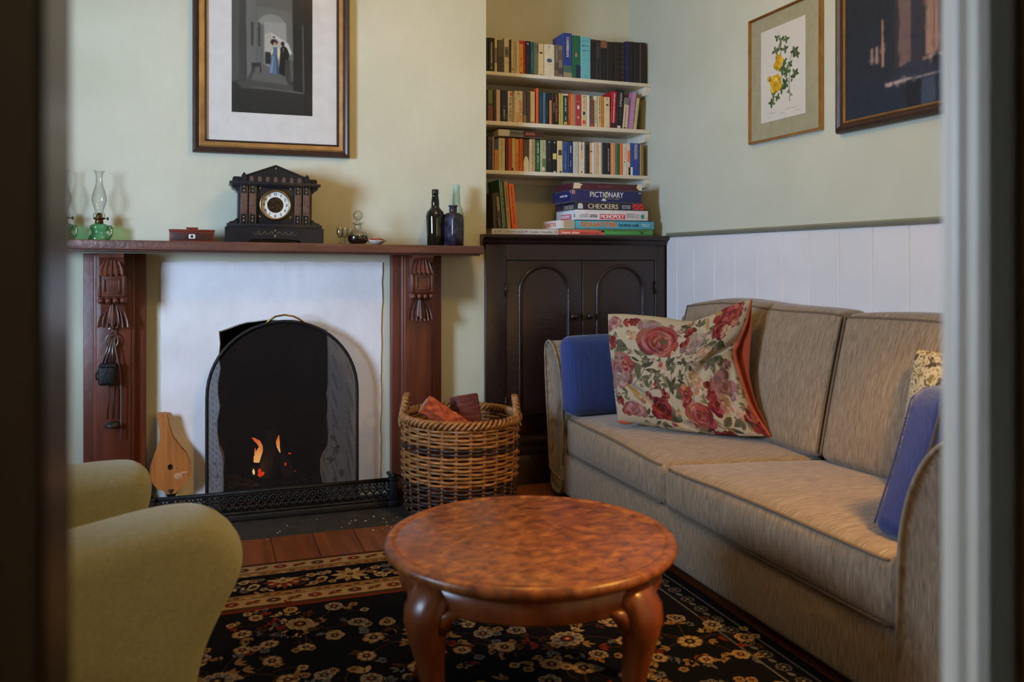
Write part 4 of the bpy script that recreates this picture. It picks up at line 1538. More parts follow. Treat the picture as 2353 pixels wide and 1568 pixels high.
ROW2 = [
    (1.399, 1.406, .168, (40, 34, 28), 'thin dark book at the chimney end of the middle shelf', ()),
    (1.4065, 1.435, .171, (112, 122, 64), 'paperback green above and red-brown below, middle shelf', (B(.0, .55, (120, 70, 52)), B(.5, .56, (60, 50, 34)))),
    (1.4355, 1.452, .171, (62, 48, 34), 'slim dark brown paperback on the middle shelf', (B(.0, .4, (46, 36, 28)),)),
    (1.453, 1.476, .172, (216, 182, 148), 'pinkish cream paperback with faint red print, middle shelf', (T(.5, .8, .007, (196, 132, 104)),)),
    (1.478, 1.517, .171, (30, 32, 44), 'blue-black paperback with white script, middle shelf', (T(.3, .4, .012, (186, 186, 190), 'u'), T(.2, .2, .006, (150, 150, 156), 'u', .75))),
    (1.518, 1.547, .169, (220, 206, 172), 'cream paperback lettered TO BE THE BEST', (B(.86, .96, (180, 90, 70), .4, .9), W('TO BE THE BEST', .43, .78, .014, BLACK, 'd', .52))),
    (1.5475, 1.555, .161, (190, 166, 120), 'very thin tan book on the middle shelf', ()),
    (1.556, 1.606, .174, (222, 206, 168), 'wide cream paperback lettered HOLD THE DREAM in orange', (W('THE DREAM', .36, .66, .017, (206, 84, 30), 'u', .72), W('HOLD', .17, .29, .014, (206, 84, 30), 'u', .36), B(.9, .93, GREY, .3, .6))),
    (1.607, 1.625, .171, (98, 86, 70), 'grey-brown slim paperback after the wide orange-lettered one', (B(.0, .25, (150, 120, 80)),)),
    (1.626, 1.647, .171, (72, 62, 56), 'dark taupe paperback on the middle shelf', ()),
    (1.648, 1.676, .176, (214, 190, 134), 'cream paperback with pale pink print before the tall thin orange book', (T(.55, .75, .007, (206, 150, 100)), B(.02, .08, (160, 130, 80)))),
    (1.682, 1.696, .196, (222, 96, 34), 'tall thin bright orange book on the middle shelf', ()),
    (1.698, 1.723, .174, (30, 58, 78), 'dark blue-teal paperback right after the tall orange book', (T(.5, .6, .006, (80, 110, 120)),)),
    (1.724, 1.737, .174, (78, 128, 142), 'thin light teal paperback, middle shelf', (T(.45, .6, .005, (30, 50, 70)),)),
    (1.7375, 1.758, .174, (26, 36, 58), 'navy paperback beside the thin light teal one', (T(.4, .3, .006, (90, 100, 120)),)),
    (1.7585, 1.774, .177, (40, 28, 22), 'black paperback with an orange spine panel, middle shelf', (B(.02, .76, (206, 132, 44), .1, .95), T(.4, .6, .005, (60, 34, 20)))),
    (1.775, 1.815, .173, (28, 26, 26), 'black paperback with large red lettering down its spine, middle shelf', (W('MAEVE BINCHY', .53, .86, .012, (206, 92, 72), 'd', .66), T(.55, .3, .007, (170, 170, 166), 'd', .28))),
    (1.816, 1.839, .177, (180, 164, 66), 'olive yellow paperback on the middle shelf', (B(0, 1, (206, 198, 150), .78, .98),)),
    (1.840, 1.871, .175, (32, 66, 54), 'dark green paperback with cream lettering, middle shelf', (T(.66, .42, .014, (206, 198, 150)), T(.22, .12, .012, (206, 198, 150)), B(.03, .12, (190, 170, 80), .2, .8), B(.95, 1, CREAM))),
    (1.872, 1.887, .179, (206, 70, 34), 'slim red-orange paperback beside the dark green one', (T(.5, .6, .005, (240, 190, 120)),)),
    (1.8875, 1.914, .178, (202, 132, 74), 'tan-orange paperback on the middle shelf', (B(0, 1, (170, 140, 100), .6, .98),)),
    (1.9145, 1.950, .176, (176, 58, 62), 'red-pink paperback with white emblem, middle shelf', (('oval', .6, .2, .012, (220, 200, 196)), ('oval', .28, .25, .008, (200, 130, 120)), T(.78, .6, .006, (220, 160, 150), 'h'))),
    (1.951, 1.984, .178, (216, 198, 154), 'cream paperback with orange title and black figure', (T(.72, .3, .012, (214, 96, 40)), ('oval', .42, .22, .011, (50, 44, 40)), B(.08, .2, (214, 80, 50), .2, .8), B(.92, .97, (150, 140, 110), .3, .7))),
    (1.985, 2.001, .177, (228, 222, 210), 'thin white paperback on the middle shelf', ()),
    (2.0015, 2.031, .153, (112, 78, 64), 'shorter mauve-brown paperback set low among taller ones', (B(.0, .12, (190, 90, 50), .3, .7),)),
    (2.0315, 2.053, .177, (222, 208, 172), 'cream paperback with dark print right after the short mauve-brown one', (T(.5, .75, .008, (60, 54, 46)),)),
    (2.054, 2.075, .178, (212, 190, 140), 'cream tan paperback with bold dark print before the orange strip', (T(.55, .8, .010, (60, 48, 34)),)),
    (2.076, 2.093, .177, (222, 140, 48), 'slim amber orange paperback beside the plain cream one', (T(.5, .8, .005, (120, 60, 20)),)),
    (2.094, 2.129, .175, (222, 204, 158), 'plain cream paperback leaning against the crimson book', (B(.72, .77, (60, 50, 46), .3, .7), B(.92, .95, (90, 80, 60), .4, .6))),
]
ROW3 = [
    (1.401, 1.429, .182, (28, 26, 28), 'black paperback with pale flecks at the chimney end of the lowest shelf', (T(.5, .9, .009, (96, 90, 86)), B(.9, .97, (90, 60, 52), .1, .9))),
    (1.4295, 1.442, .181, (150, 120, 104), 'thin pinkish grey book on the lowest shelf', ()),
    (1.443, 1.464, .170, (214, 146, 44), 'slim paperback teal at the top and amber below, lowest shelf', (B(.66, 1, (44, 76, 88)), T(.3, .5, .006, (120, 70, 20)))),
    (1.4645, 1.503, .177, (206, 188, 138), 'cream paperback with tan print, lowest shelf', (T(.5, .8, .008, (170, 130, 80)), T(.7, .5, .006, (190, 110, 60)))),
    (1.505, 1.519, .178, (84, 36, 26), 'slim maroon book on the lowest shelf', ()),
    (1.520, 1.539, .178, (190, 72, 34), 'rust orange paperback beside the slim maroon one', (T(.45, .6, .006, (120, 36, 20)),)),
    (1.540, 1.561, .179, (210, 178, 112), 'tan cream paperback between the rust and the amber ones', (B(.02, .1, (70, 50, 30), .0, .4),)),
    (1.562, 1.583, .177, (222, 150, 62), 'amber paperback with dark vertical print, lowest shelf', (T(.3, .5, .007, (90, 50, 24)),)),
    (1.584, 1.606, .179, (222, 100, 38), 'bright orange paperback on the lowest shelf', (T(.5, .7, .007, (110, 36, 20)),)),
    (1.607, 1.641, .177, (92, 72, 50), 'brown paperback with its white back torn in a curve', (('oval', .2, .48, .05, (222, 208, 172)), B(.0, .34, (222, 208, 172), .05, .98))),
    (1.642, 1.660, .179, (218, 202, 160), 'cream paperback right after the torn brown one', (T(.55, .3, .005, (150, 130, 90)),)),
    (1.661, 1.677, .181, (206, 178, 120), 'slim tan paperback before the green one, lowest shelf', (T(.7, .4, .006, (90, 60, 40)),)),
    (1.678, 1.705, .177, (36, 92, 54), 'bright green paperback with white title, lowest shelf', (T(.6, .6, .012, (214, 214, 190)), T(.2, .2, .007, (160, 190, 150)))),
    (1.706, 1.740, .177, (176, 180, 138), 'pale green-cream paperback with a dark green foot', (B(.0, .42, (96, 120, 86), .3, 1), ('oval', .1, .3, .012, (206, 200, 160)), T(.8, .3, .009, (130, 130, 90)))),
    (1.742, 1.776, .177, (32, 32, 40), 'black paperback with a red dot, lowest shelf', (('oval', .4, .12, .004, (170, 40, 60)), B(.93, .96, (200, 200, 196), .4, .6), T(.6, .5, .005, (90, 90, 100)))),
    (1.7765, 1.806, .178, (26, 26, 28), 'black paperback with square yellow label, lowest shelf', (B(.42, .6, (214, 196, 104), .15, .9), B(.92, .96, (210, 206, 190), .4, .6), B(.01, .05, (190, 190, 170), .3, .8))),
    (1.807, 1.838, .177, (218, 200, 148), 'cream paperback with small dark framed picture', (B(.55, .72, (62, 58, 50), .15, .85), B(.01, .06, (40, 38, 34), .4, .8), T(.47, .6, .004, (120, 110, 90), 'h'))),
    (1.839, 1.870, .175, (44, 78, 140), 'mid-blue paperback, left of the navy one on the lowest shelf', (T(.4, .55, .009, (130, 160, 190)), B(.97, 1, (90, 100, 110)))),
    (1.871, 1.901, .175, (32, 52, 104), 'navy paperback with white title, lowest shelf', (T(.75, .24, .014, (206, 210, 214)), T(.3, .2, .009, (170, 180, 200)))),
    (1.902, 1.933, .177, (204, 202, 190), 'grey-white paperback after the two blue ones', (T(.7, .4, .007, (150, 150, 146)), T(.3, .3, .006, (160, 160, 156)))),
    (1.935, 1.974, .178, (222, 214, 192), 'off-white paperback with black and orange lettering', (T(.86, .28, .013, BLACK), T(.55, .26, .014, (226, 130, 60)), B(.03, .08, (80, 80, 76), .4, .6))),
    (1.975, 2.000, .177, (36, 34, 34), 'slim black paperback beside the one with orange lettering', (B(.94, .97, (160, 140, 60), .3, .6), T(.5, .5, .005, (90, 88, 84)))),
    (2.001, 2.032, .177, (222, 190, 150), 'peach cream paperback with small dark band, lowest shelf', (B(.7, .735, (50, 40, 40), .15, .75), B(.0, .04, (50, 40, 40), .2, .7), B(0, 1, WHITE, .6, .98))),
    (2.034, 2.074, .181, (212, 184, 158), 'wide pale pink-cream paperback with cream edge, lowest shelf', (T(.6, .6, .006, (190, 140, 110)), B(0, 1, (226, 214, 160), .72, .98))),
    (2.0745, 2.106, .180, (36, 30, 38), 'blackish paperback with a blue-white left edge', (B(0, 1, (150, 170, 180), .0, .14), T(.5, .8, .007, (90, 80, 80)))),
    (2.107, 2.132, .179, (30, 28, 32), 'black paperback with white vertical title before the striped one', (T(.45, .75, .009, (206, 204, 200)),)),
    (2.133, 2.164, .181, (206, 126, 70), 'tan paperback with orange and white stripes', (B(0, 1, (224, 200, 160), .3, .45), B(0, 1, (226, 160, 100), .7, .85))),
    (2.165, 2.190, .179, (62, 112, 70), 'slim green paperback before the orange one, lowest shelf', (B(0, 1, (40, 76, 50), .5, .6),)),
    (2.191, 2.207, .181, (228, 112, 44), 'slim vivid orange paperback after the slim green one', ()),
    (2.208, 2.234, .179, (226, 214, 192), 'white paperback with small orange mark, lowest shelf', (T(.7, .4, .007, (206, 110, 60)), ('oval', .42, .2, .006, (110, 130, 110)))),
    (2.235, 2.256, .181, (224, 200, 170), 'white and orange paperback with a black square at its foot', (B(.42, .78, (226, 120, 60), .1, .95), B(.02, .26, (50, 44, 44), .4, 1))),
    (2.258, 2.315, .186, (40, 76, 158), 'wide blue paperback lettered MANDARIN', (W('MANDARIN', .74, .46, .02, (206, 190, 150), 'd', .58), T(.32, .26, .014, (150, 40, 90), 'd', .58), B(.0, .26, (214, 216, 220), .0, .22))),
    (2.317, 2.343, .181, (150, 124, 74), 'olive-tan paperback at the right wall, lowest shelf', (B(0, 1, (112, 90, 54), .6, .98),)),
]
YFR = 4.318
bd = random.Random(21)
for rows, z, g in ((ROW1, SHZ[0], TOP), (ROW2, SHZ[1], MID), (ROW3, SHZ[2], LOW)):
    for (a, b, h, c, lab, deco) in rows:
        dep = bd.uniform(.105, .12) if h < .2 else bd.uniform(.15, .165)
        book(b - a - .0006, h - .0005, dep, c, lab, g, deco, (a + .0003, YFR + bd.uniform(-.003, .003), z + .0006))
# books leaning at the end of the middle shelf
for (a, h, w, ang, c, lab, deco) in (
        (2.130, .210, .034, 3.0, (176, 26, 36), 'crimson book with white title leaning on the middle shelf', (W('FREE', .5, .01, .001, (176, 26, 36)), T(.55, .8, .014, (226, 200, 196)), B(.0, .16, (70, 14, 30)))),
        (2.1655, .224, .040, 4.0, (26, 26, 28), 'tall black book with white title leaning between the crimson and pale pink ones', (W("HOYLE'S", .74, .34, .013, (220, 218, 210)), T(.38, .3, .006, (110, 110, 108)), B(.02, .08, (206, 206, 200), .2, .7))),
        (2.2075, .180, .031, 5.0, (216, 192, 168), 'pale pink paperback with grey top leaning beside the lilac one', (B(.78, 1, (112, 110, 108)), T(.4, .6, .01, (120, 70, 60), 'd', .35), B(.02, .07, (60, 50, 46), .2, .6))),
        (2.2405, .214, .035, 6.0, (186, 140, 176), 'lilac book leaning near the right wall, middle shelf', (B(0, 1, (140, 86, 140), .0, .12),)),
        (2.278, .183, .018, 7.0, (206, 186, 136), 'slim cream-tan paperback leaning at the right end of the middle shelf', (T(.5, .7, .006, (120, 100, 60)),))):
    if deco and deco[0][0] == 't' and deco[0][1] == 'FREE':
        deco = deco[1:]
    book(w - .0008, h, .12, c, lab, MID, deco, (a, YFR + .0, SHZ[1] + .0008), (0, R(ang), 0))
# book lying flat on top of the lowest row: spine towards the room, title reading along it
ZL = SHZ[2] + .1855
t = book(.036, .262, .13, (206, 198, 180), 'thick paperback lying flat on the books, lettered BURIED on dark red', LOW,
         (B(.0, .46, (66, 28, 24)), B(.46, .76, (108, 112, 100)), W('Billingham', .60, .27, .014, (26, 30, 30), 'd'), W('BURIED', .30, .2, .013, (196, 110, 84), 'd')),
         (1.459, 4.30, ZL + .0365))
t.rotation_euler = (0, R(90), 0)
t.location = (1.459 + .262, 4.302, ZL + .036)
t.rotation_euler = (0, R(-90), 0)
t.location = (1.459 + .262, 4.302, ZL)

# bottom shelf: album and the leaning books on it
BZ = 1.287
alb = thing('book', 'flat white hardback lettered A VICTORIAN ALBUM lying on the cupboard', 'book', (1.372, 4.15, BZ), group='large books on the cupboard')
m = MB()
m.box(0, .372, .0, .26, 0, .0025)
m.box(0, .372, .0, .26, .028, .0305)
m.box(0, .372, 0, .003, .001, .0295, .0008, seg=1)
cv = m.build('cover', ccol((222, 216, 208)), alb)
m = MB()
m.box(.003, .369, .003, .255, .0025, .028)
m.build('pages', M_PAGES, alb)
m = MB()
letter(m, 'A VICTORIAN ALBUM', (.104, -.0006, .0155), (1, 0, 0), (0, 0, 1), .188, .0125)
letter(m, 'Graham Ovenden', (.272, -.0006, .0155), (1, 0, 0), (0, 0, 1), .128, .0125)
marks(m, (.358, -.0006, .0155), (1, 0, 0), (0, 0, 1), .012, .016, seed=3, rows=3)
m.build('lettering', ink((50, 46, 46)), cv)
for (a, w, h, ang, c, lab, deco) in (
        (1.408, .022, .19, -2.5, (58, 46, 38), 'worn dark brown book at the chimney end of the cupboard top', (B(.0, .9, (74, 58, 46), .2, .5),)),
        (1.4345, .024, .19, -5.5, (70, 58, 44), 'tattered brown book leaning on the green-spined one', (B(.5, .9, (150, 128, 92), .3, .8), B(.1, .3, (110, 90, 64), .2, .6))),
        (1.462, .021, .262, -5.0, (44, 88, 66), 'tall green leaning book with white flecked spine', (T(.5, .9, .006, (200, 206, 190)), B(0, 1, (190, 196, 180), .0, .12))),
        (1.487, .021, .25, -4.8, (186, 146, 84), 'tan leaning book between the green and the bright orange ones', (T(.65, .5, .009, (80, 54, 30)), T(.25, .25, .006, (90, 60, 34)))),
        (1.5135, .030, .240, -5.2, (226, 96, 26), 'bright orange leaning book lettered Australia in the Good Old Days', (W('Australia in the Good Old Days', .53, .84, .012, (40, 26, 20)),))):
    book(w, h, .19, c, lab, 'large books on the cupboard', deco, (a, 4.235, BZ + .0312), (0, R(ang), 0))

# ------------------------------------------------------------------ board games stacked on the cupboard
GG = 'board games stacked on the cupboard'


def game(x0, x1, z0, z1, c, lab, depth=.27, y=4.128, lid=None, rot=0.0):
    t = thing('board_game_box', lab, 'board game', ((x0 + x1) / 2, y, z0 + .0004), (0, 0, R(rot)), GG)
    hw = (x1 - x0) / 2
    h = z1 - z0 - .001
    m = MB()
    m.box(-hw, hw, 0, depth, .002, h, .0018, seg=2)
    ld = m.build('lid', ccol(c, .4), t)
    m = MB()
    m.box(-hw + .004, hw - .004, .004, depth - .004, 0, .004)
    m.build('tray', mat('grey_card', (150, 140, 126), .8), t)
    return t, ld, hw, h


def put(ld, c, fn, name='lettering'):
    m = MB()
    fn(m)
    return m.build(name, ink(c), ld)


XA, ZA = (1, 0, 0), (0, 0, 1)
NY, UX = (0, -1, 0), (0, -1, 0)
t, ld, hw, h = game(1.748, 2.296, BZ, 1.3195, (92, 172, 92), 'red and green board game box at the bottom of the stack')
put(ld, (222, 98, 84), lambda m: (m.box(-hw + .001, -hw + .25, -.0006, .001, .003, h - .003), m.box(-hw - .0006, -hw + .001, .002, .26, .003, h - .003)), 'red_panel')
put(ld, (244, 226, 214), lambda m: (marks(m, (-hw + .056, -.001, .012), XA, ZA, .1, .018, seed=5), ), 'lettering')
put(ld, (150, 36, 30), lambda m: marks(m, (-hw + .175, -.001, .011), XA, ZA, .13, .012, seed=6), 'lettering')
put(ld, (30, 32, 26), lambda m: (marks(m, (.09, -.0008, .026), XA, ZA, .30, .009, seed=9), m.ball((-.03, -.0006, .022), (.012, .0008, .006)), m.ball((.205, -.0006, .015), (.007, .0008, .006))), 'figure')
t, ld, hw, h = game(1.748, 2.302, 1.320, 1.367, (86, 176, 206), 'light blue and orange board game box, second from the bottom of the stack', rot=-.2)
put(ld, (226, 218, 206), lambda m: (m.box(-hw + .0005, -hw + .078, -.0006, .001, .002, h), m.box(-hw - .0006, -hw + .001, .0, .268, .002, h)), 'white_end')
put(ld, (178, 168, 142), lambda m: m.box(-hw + .016, -hw + .074, -.0011, 0, .005, h - .003), 'tape')
put(ld, (22, 26, 30), lambda m: (m.box(-hw + .0785, -hw + .0815, -.0008, .001, .002, h), m.box(-hw, hw, -.0008, .001, h - .0015, h)), 'line')
put(ld, (232, 196, 84), lambda m: letter(m, 'SQUATTER', (-.058, -.0008, .0232), XA, ZA, .214, .0315, bold=.0026), 'lettering_outline')
put(ld, (226, 92, 34), lambda m: letter(m, 'SQUATTER', (-.058, -.0014, .0232), XA, ZA, .212, .0285, bold=.0012), 'lettering')
put(ld, (22, 56, 84), lambda m: letter(m, 'THE WOOL GAME', (.121, -.0010, .0225), XA, ZA, .124, .0135, bold=.0007), 'lettering')
put(ld, (214, 232, 236), lambda m: marks(m, (.225, -.0010, .0235), XA, ZA, .045, .020, seed=4, rows=2), 'lettering')
put(ld, (206, 92, 44), lambda m: letter(m, 'SQUATTER', (-hw - .0010, .15, .022), NY, ZA, .17, .026, bold=.0014), 'lettering')
t, ld, hw, h = game(1.834, 2.266, 1.3675, 1.4235, (224, 222, 226), 'white board game box with red title panel, middle of the stack')
put(ld, (206, 34, 44), lambda m: (m.box(-.076, .074, -.0008, .001, .008, .0345), m.box(-hw - .0008, -hw + .001, .06, .20, .006, .034)), 'title_panel')
put(ld, (236, 234, 236), lambda m: letter(m, 'MONOPOLY', (-.001, -.0014, .0215), XA, ZA, .138, .0205, bold=.0010), 'lettering')
put(ld, (236, 234, 236), lambda m: letter(m, 'MONOPOLY', (-hw - .0014, .13, .0205), NY, ZA, .125, .019, bold=.0010), 'lettering')
put(ld, (40, 40, 46), lambda m: (letter(m, 'PARKER', (-.112, -.0008, .0275), XA, ZA, .042, .0072, bold=.0005), letter(m, 'BROTHERS', (-.112, -.0008, .0185), XA, ZA, .044, .0062, bold=.0005)), 'lettering')
put(ld, (120, 120, 128), lambda m: (marks(m, (-.168, -.0008, .025), XA, ZA, .05, .020, seed=7, rows=3), marks(m, (.108, -.0008, .028), XA, ZA, .05, .026, seed=8, rows=5), marks(m, (.150, -.0008, .026), XA, ZA, .022, .022, seed=9, rows=3)), 'small_print')
put(ld, (38, 132, 116), lambda m: (m.box(.172, .191, -.0008, .001, .014, .034), m.box(-hw - .0008, -hw + .001, .012, .024, .014, .034)), 'maker_emblem')
t, ld, hw, h = game(1.828, 2.246, 1.4240, 1.4635, (36, 34, 58), 'dark board game box with gold block lettering, above the white one')
put(ld, (72, 56, 34), lambda m: letter(m, 'CHECKERS', (-.043, -.0008, .0185), XA, ZA, .180, .0285, bold=.0022), 'lettering_outline')
put(ld, (214, 200, 166), lambda m: letter(m, 'CHECKERS', (-.043, -.0014, .0190), XA, ZA, .178, .0255, bold=.0010), 'lettering')
put(ld, (190, 180, 156), lambda m: letter(m, 'CHECKERS', (-hw - .0010, .08, .014), NY, ZA, .13, .020, bold=.0008), 'lettering')
put(ld, (214, 214, 220), lambda m: marks(m, (.095, -.0008, .018), XA, ZA, .052, .022, seed=12, rows=3), 'small_print')
put(ld, (196, 52, 48), lambda m: m.box(.133, .203, -.0008, .001, .005, h - .003), 'picture')
put(ld, (52, 24, 30), lambda m: [m.ball((.14 + .011 * k, -.001, .012 + .006 * ((k * 7) % 3)), (.005, .0006, .003)) for k in range(6)], 'picture_draughts')
put(ld, (210, 212, 220), lambda m: (m.prism([(-.192, .005), (-.163, .005), (-.163, .022)] + [(-.1775 + .0145 * math.cos(a), .022 + .012 * math.sin(a)) for a in [PI * q / 8 for q in range(9)]] + [(-.192, .022)], 1, -.0008, 0), marks(m, (-.178, -.001, .012), XA, ZA, .02, .006, seed=4)), 'emblem')
put(ld, (214, 196, 90), lambda m: m.ball((-.1775, -.0008, .024), (.007, .0006, .005)), 'emblem_sun')
t, ld, hw, h = game(1.807, 2.226, 1.4640, 1.5275, (38, 42, 96), 'deep blue board game box with white title, second from the top of the stack', depth=.26)
put(ld, (232, 232, 236), lambda m: (letter(m, 'PICTI', (-.060, -.0010, .042), XA, ZA, .080, .029, bold=.0002), letter(m, 'O', (-.0035, -.0010, .042), XA, ZA, .026, .029, bold=.0002), letter(m, 'NARY', (.055, -.0010, .042), XA, ZA, .086, .029, bold=.0002)), 'lettering')
put(ld, (196, 206, 96), lambda m: m.prism([(-.016, .014), (-.012, .013), (.004, .058), (.001, .060), (-.003, .056)], 1, -.0016, -.0012), 'pencil')
put(ld, (206, 212, 226), lambda m: m.prism([(-.034, .009), (-.004, .008), (-.006, .014), (-.014, .017), (-.02, .022), (-.026, .019), (-.03, .014)], 1, -.0012, 0), 'hand_emblem')
put(ld, (190, 172, 110), lambda m: marks(m, (.036, -.0010, .020), XA, ZA, .072, .006, seed=14), 'small_print')
put(ld, (206, 210, 226), lambda m: (marks(m, (.197, -.0010, .054), XA, ZA, .018, .008, seed=15, rows=2), marks(m, (-hw - .001, .10, .035), NY, ZA, .1, .02, seed=16)), 'small_print')
put(ld, (214, 206, 206), lambda m: (m.box(-hw + .005, -hw + .021, -.0008, .001, .043, .060), m.box(-hw - .0008, -hw + .001, .008, .016, .048, .058)), 'maker_emblem')
put(ld, (206, 60, 48), lambda m: (m.ball((-hw + .013, -.0012, .0515), (.0065, .0006, .0065)),), 'maker_emblem_red')
t, ld, hw, h = game(1.815, 2.226, 1.528, 1.5665, (78, 32, 46), 'maroon board game box mended with pale tape, top of the stack', depth=.25)
put(ld, (112, 62, 70), lambda m: letter(m, 'SCRABBLE', (-.015, -.0008, .020), XA, ZA, .085, .014, bold=.0003), 'lettering')
put(ld, (214, 202, 168), lambda m: (m.prism([(-hw + .003, .006), (-hw + .046, .008), (-hw + .047, .024), (-hw + .058, .025), (-hw + .056, .031), (-hw + .042, .033), (-hw + .040, h), (-hw + .008, h)], 1, -.0012, .0002),
                                    m.prism([(hw - .032, .022), (hw - .02, .008), (hw + .0005, .004), (hw + .0005, h), (hw - .024, h)], 1, -.0012, .0002)), 'tape')
FC_PTS = {'top': [(1.6697, 3.4082, 0.9141), (1.7335, 3.352, 0.916), (1.8472, 3.2463, 0.9067), (1.9285, 3.1667, 0.8931), (1.9986, 3.1081, 0.9174), (2.0701, 3.0543, 0.9631), (2.1337, 3.0008, 0.9883)], 'bottom': [(1.6578, 3.2865, 0.4607), (1.7407, 3.2064, 0.453), (1.8333, 3.1132, 0.4403), (1.9235, 3.0236, 0.4386), (2.0226, 2.9235, 0.4404), (2.1068, 2.8391, 0.451)], 'left': [(1.6697, 3.4082, 0.9141), (1.6636, 3.3826, 0.8043), (1.6624, 3.346, 0.6743), (1.6591, 3.314, 0.5557), (1.6578, 3.2865, 0.4607)], 'right': [(2.1337, 3.0008, 0.9883), (2.1046, 2.9989, 0.8964), (2.0639, 3.0077, 0.8028), (2.0507, 3.007, 0.7617), (2.0571, 2.9672, 0.6637), (2.0724, 2.9117, 0.5504), (2.1068, 2.8391, 0.451)], 'back': [(2.1337, 3.0008, 0.9883), (2.1198, 2.9812, 0.8882), (2.1023, 2.9656, 0.791), (2.0849, 2.947, 0.6865), (2.0884, 2.9048, 0.577), (2.1011, 2.865, 0.504), (2.1068, 2.8391, 0.451)], 'normal': (-0.6887, -0.6956, 0.2048)}

# ------------------------------------------------------------------ pictures
def frame_ring(mb, a0, a1, b0, b1, w, d0, d1, prof, mi=0):
    """mitred frame in a,b plane (a across, b up) and depth d; prof: list of (inset 0..1 of w, depth 0..1)"""
    n = len(prof)
    cs = []
    for sa, sb in ((0, 0), (1, 0), (1, 1), (0, 1)):
        for t, d in prof:
            a = (a0 + w * t) if sa == 0 else (a1 - w * t)
            b = (b0 + w * t) if sb == 0 else (b1 - w * t)
            cs.append((a, d0 + (d1 - d0) * d, b))
    fs = []
    for c in range(4):
        e = (c + 1) % 4
        for k in range(n):
            k2 = (k + 1) % n
            fs.append((c * n + k, c * n + k2, e * n + k2, e * n + k))
    return mb.add(cs, fs, mi)


M_FDARK = nmat('dark_frame_wood', [(.3, (44, 28, 22)), (.7, (62, 40, 30))], stretch=(6, 6, 6), scale=8, rough=.35)
M_FGOLD = nmat('dull_gold_wood', [(.3, (142, 104, 56)), (.7, (172, 132, 78))], scale=18, rough=.42, metal=.25)
M_FCOP = nmat('copper_gold', [(.3, (168, 116, 60)), (.7, (196, 146, 84))], scale=12, rough=.28, metal=.8)
M_MATW = nmat('white_mount', [(.3, (214, 212, 206)), (.7, (224, 222, 216))], scale=20, rough=.85)
M_MATB = nmat('sage_mount', [(.3, (150, 146, 116)), (.7, (160, 156, 126))], scale=40, rough=.85)
M_PRINT = painted('printed_paper', .7)
M_OIL = painted('oil_paint', .6, .2)

# large print over the mantelpiece
pic = thing('framed_print', 'large framed print of a couple in a dim corridor, over the clock', 'picture', (0, YB - .001, 0))
m = MB()
frame_ring(m, -.071, .637, 1.645, 2.74, .026, 0, -.034, [(0, 0), (0, .7), (.15, .95), (.5, 1), (.8, .85), (1, .7), (1, 0)])
frame_ring(m, -.019, .585, 1.697, 2.688, .009, 0, -.026, [(0, 0), (0, .8), (.5, 1), (1, .7), (1, 0)])
m.build('frame', M_FDARK, pic)
m = MB()
frame_ring(m, -.046, .612, 1.670, 2.715, .029, 0, -.026, [(0, 0), (0, .75), (.3, 1), (.8, .8), (1, .75), (1, 0)])
m.build('gilt_band', M_FGOLD, pic)
m = MB()
m.box(-.02, .586, -.012, -.002, 1.70, 2.69)
m.build('mount', M_MATW, pic)
# the print: a generic corridor with a lady in blue and a man in black
c = Canvas(260, 430, (38, 39, 38))


def U(x, y):
    return ((x - 460) / 780 * 260, (y + 190) / 1290 * 430)


def PL(pts, col, al=1.0):
    c.poly([U(*p) for p in pts], col, al)


for k in range(60):
    PL([(460, 760 + k * 6), (1240, 760 + k * 6), (1240, 1102), (460, 1102)], (44 - k * .22, 45 - k * .2, 43 - k * .2), .5)
PL([(460, -190), (590, -190), (592, 770), (460, 800)], (64, 65, 62))
PL([(460, -190), (530, -190), (528, 770), (460, 800)], (78, 79, 76))
PL([(590, -190), (700, -150), (690, 600), (600, 770)], (104, 106, 102))
PL([(690, -190), (1040, -190), (1045, 760), (960, 700), (690, 610)], (92, 94, 88))
PL([(700, 30), (1040, 60), (1050, 560), (700, 600)], (104, 106, 99))
arc_ = [(700, 610), (700, 220)] + [(842 - 142 * math.cos(a), 230 - 130 * math.sin(a)) for a in [PI * q / 20 for q in range(21)]] + [(986, 560), (986, 700), (760, 650)]
PL(arc_, (134, 137, 131))
PL([(762, 180), (975, 180), (986, 440), (830, 290), (770, 300)], (150, 153, 147))
PL([(700, 240), (765, 200), (765, 600), (700, 610)], (98, 100, 97))
PL([(770, 300), (835, 285), (990, 400), (990, 520), (770, 520)], (172, 172, 160))
PL([(830, 285), (1000, 380), (1040, 480), (1010, 500), (985, 420), (835, 300)], (196, 196, 186))
PL([(600, 770), (690, 610), (960, 690), (1040, 800), (1130, 860), (560, 860), (500, 800)], (70, 71, 68))
PL([(700, 620), (760, 600), (830, 640), (960, 720), (1000, 800), (640, 770)], (92, 93, 89))
for x in (655, 722):
    PL([(x - 13, 190), (x + 10, 200), (x + 10, 430), (x - 13, 430)], (60, 61, 59))
PL([(778, 480), (834, 485), (834, 600), (778, 600)], (40, 41, 41))
PL([(645, 600), (735, 592), (742, 690), (728, 690), (724, 630), (664, 636), (668, 686), (652, 690)], (42, 43, 42))
PL([(1045, -190), (1240, -190), (1240, 900), (1050, 850)], (36, 36, 34))
PL([(1130, 860), (620, 830), (700, 850), (1150, 880)], (104, 105, 100), .6)
c.line([U(1142, 180), U(1152, 870)], 1.0, (134, 134, 124))
c.line([U(1152, 872), U(1010, 862)], .8, (120, 120, 112))
PL([(965, 560), (1030, 545), (1040, 800), (1010, 800), (970, 720)], (58, 58, 56))
for x in (968, 1022, 1042):
    c.line([U(x, 560), U(x + 2, 760)], .7, (130, 130, 126))
c.soften(6)
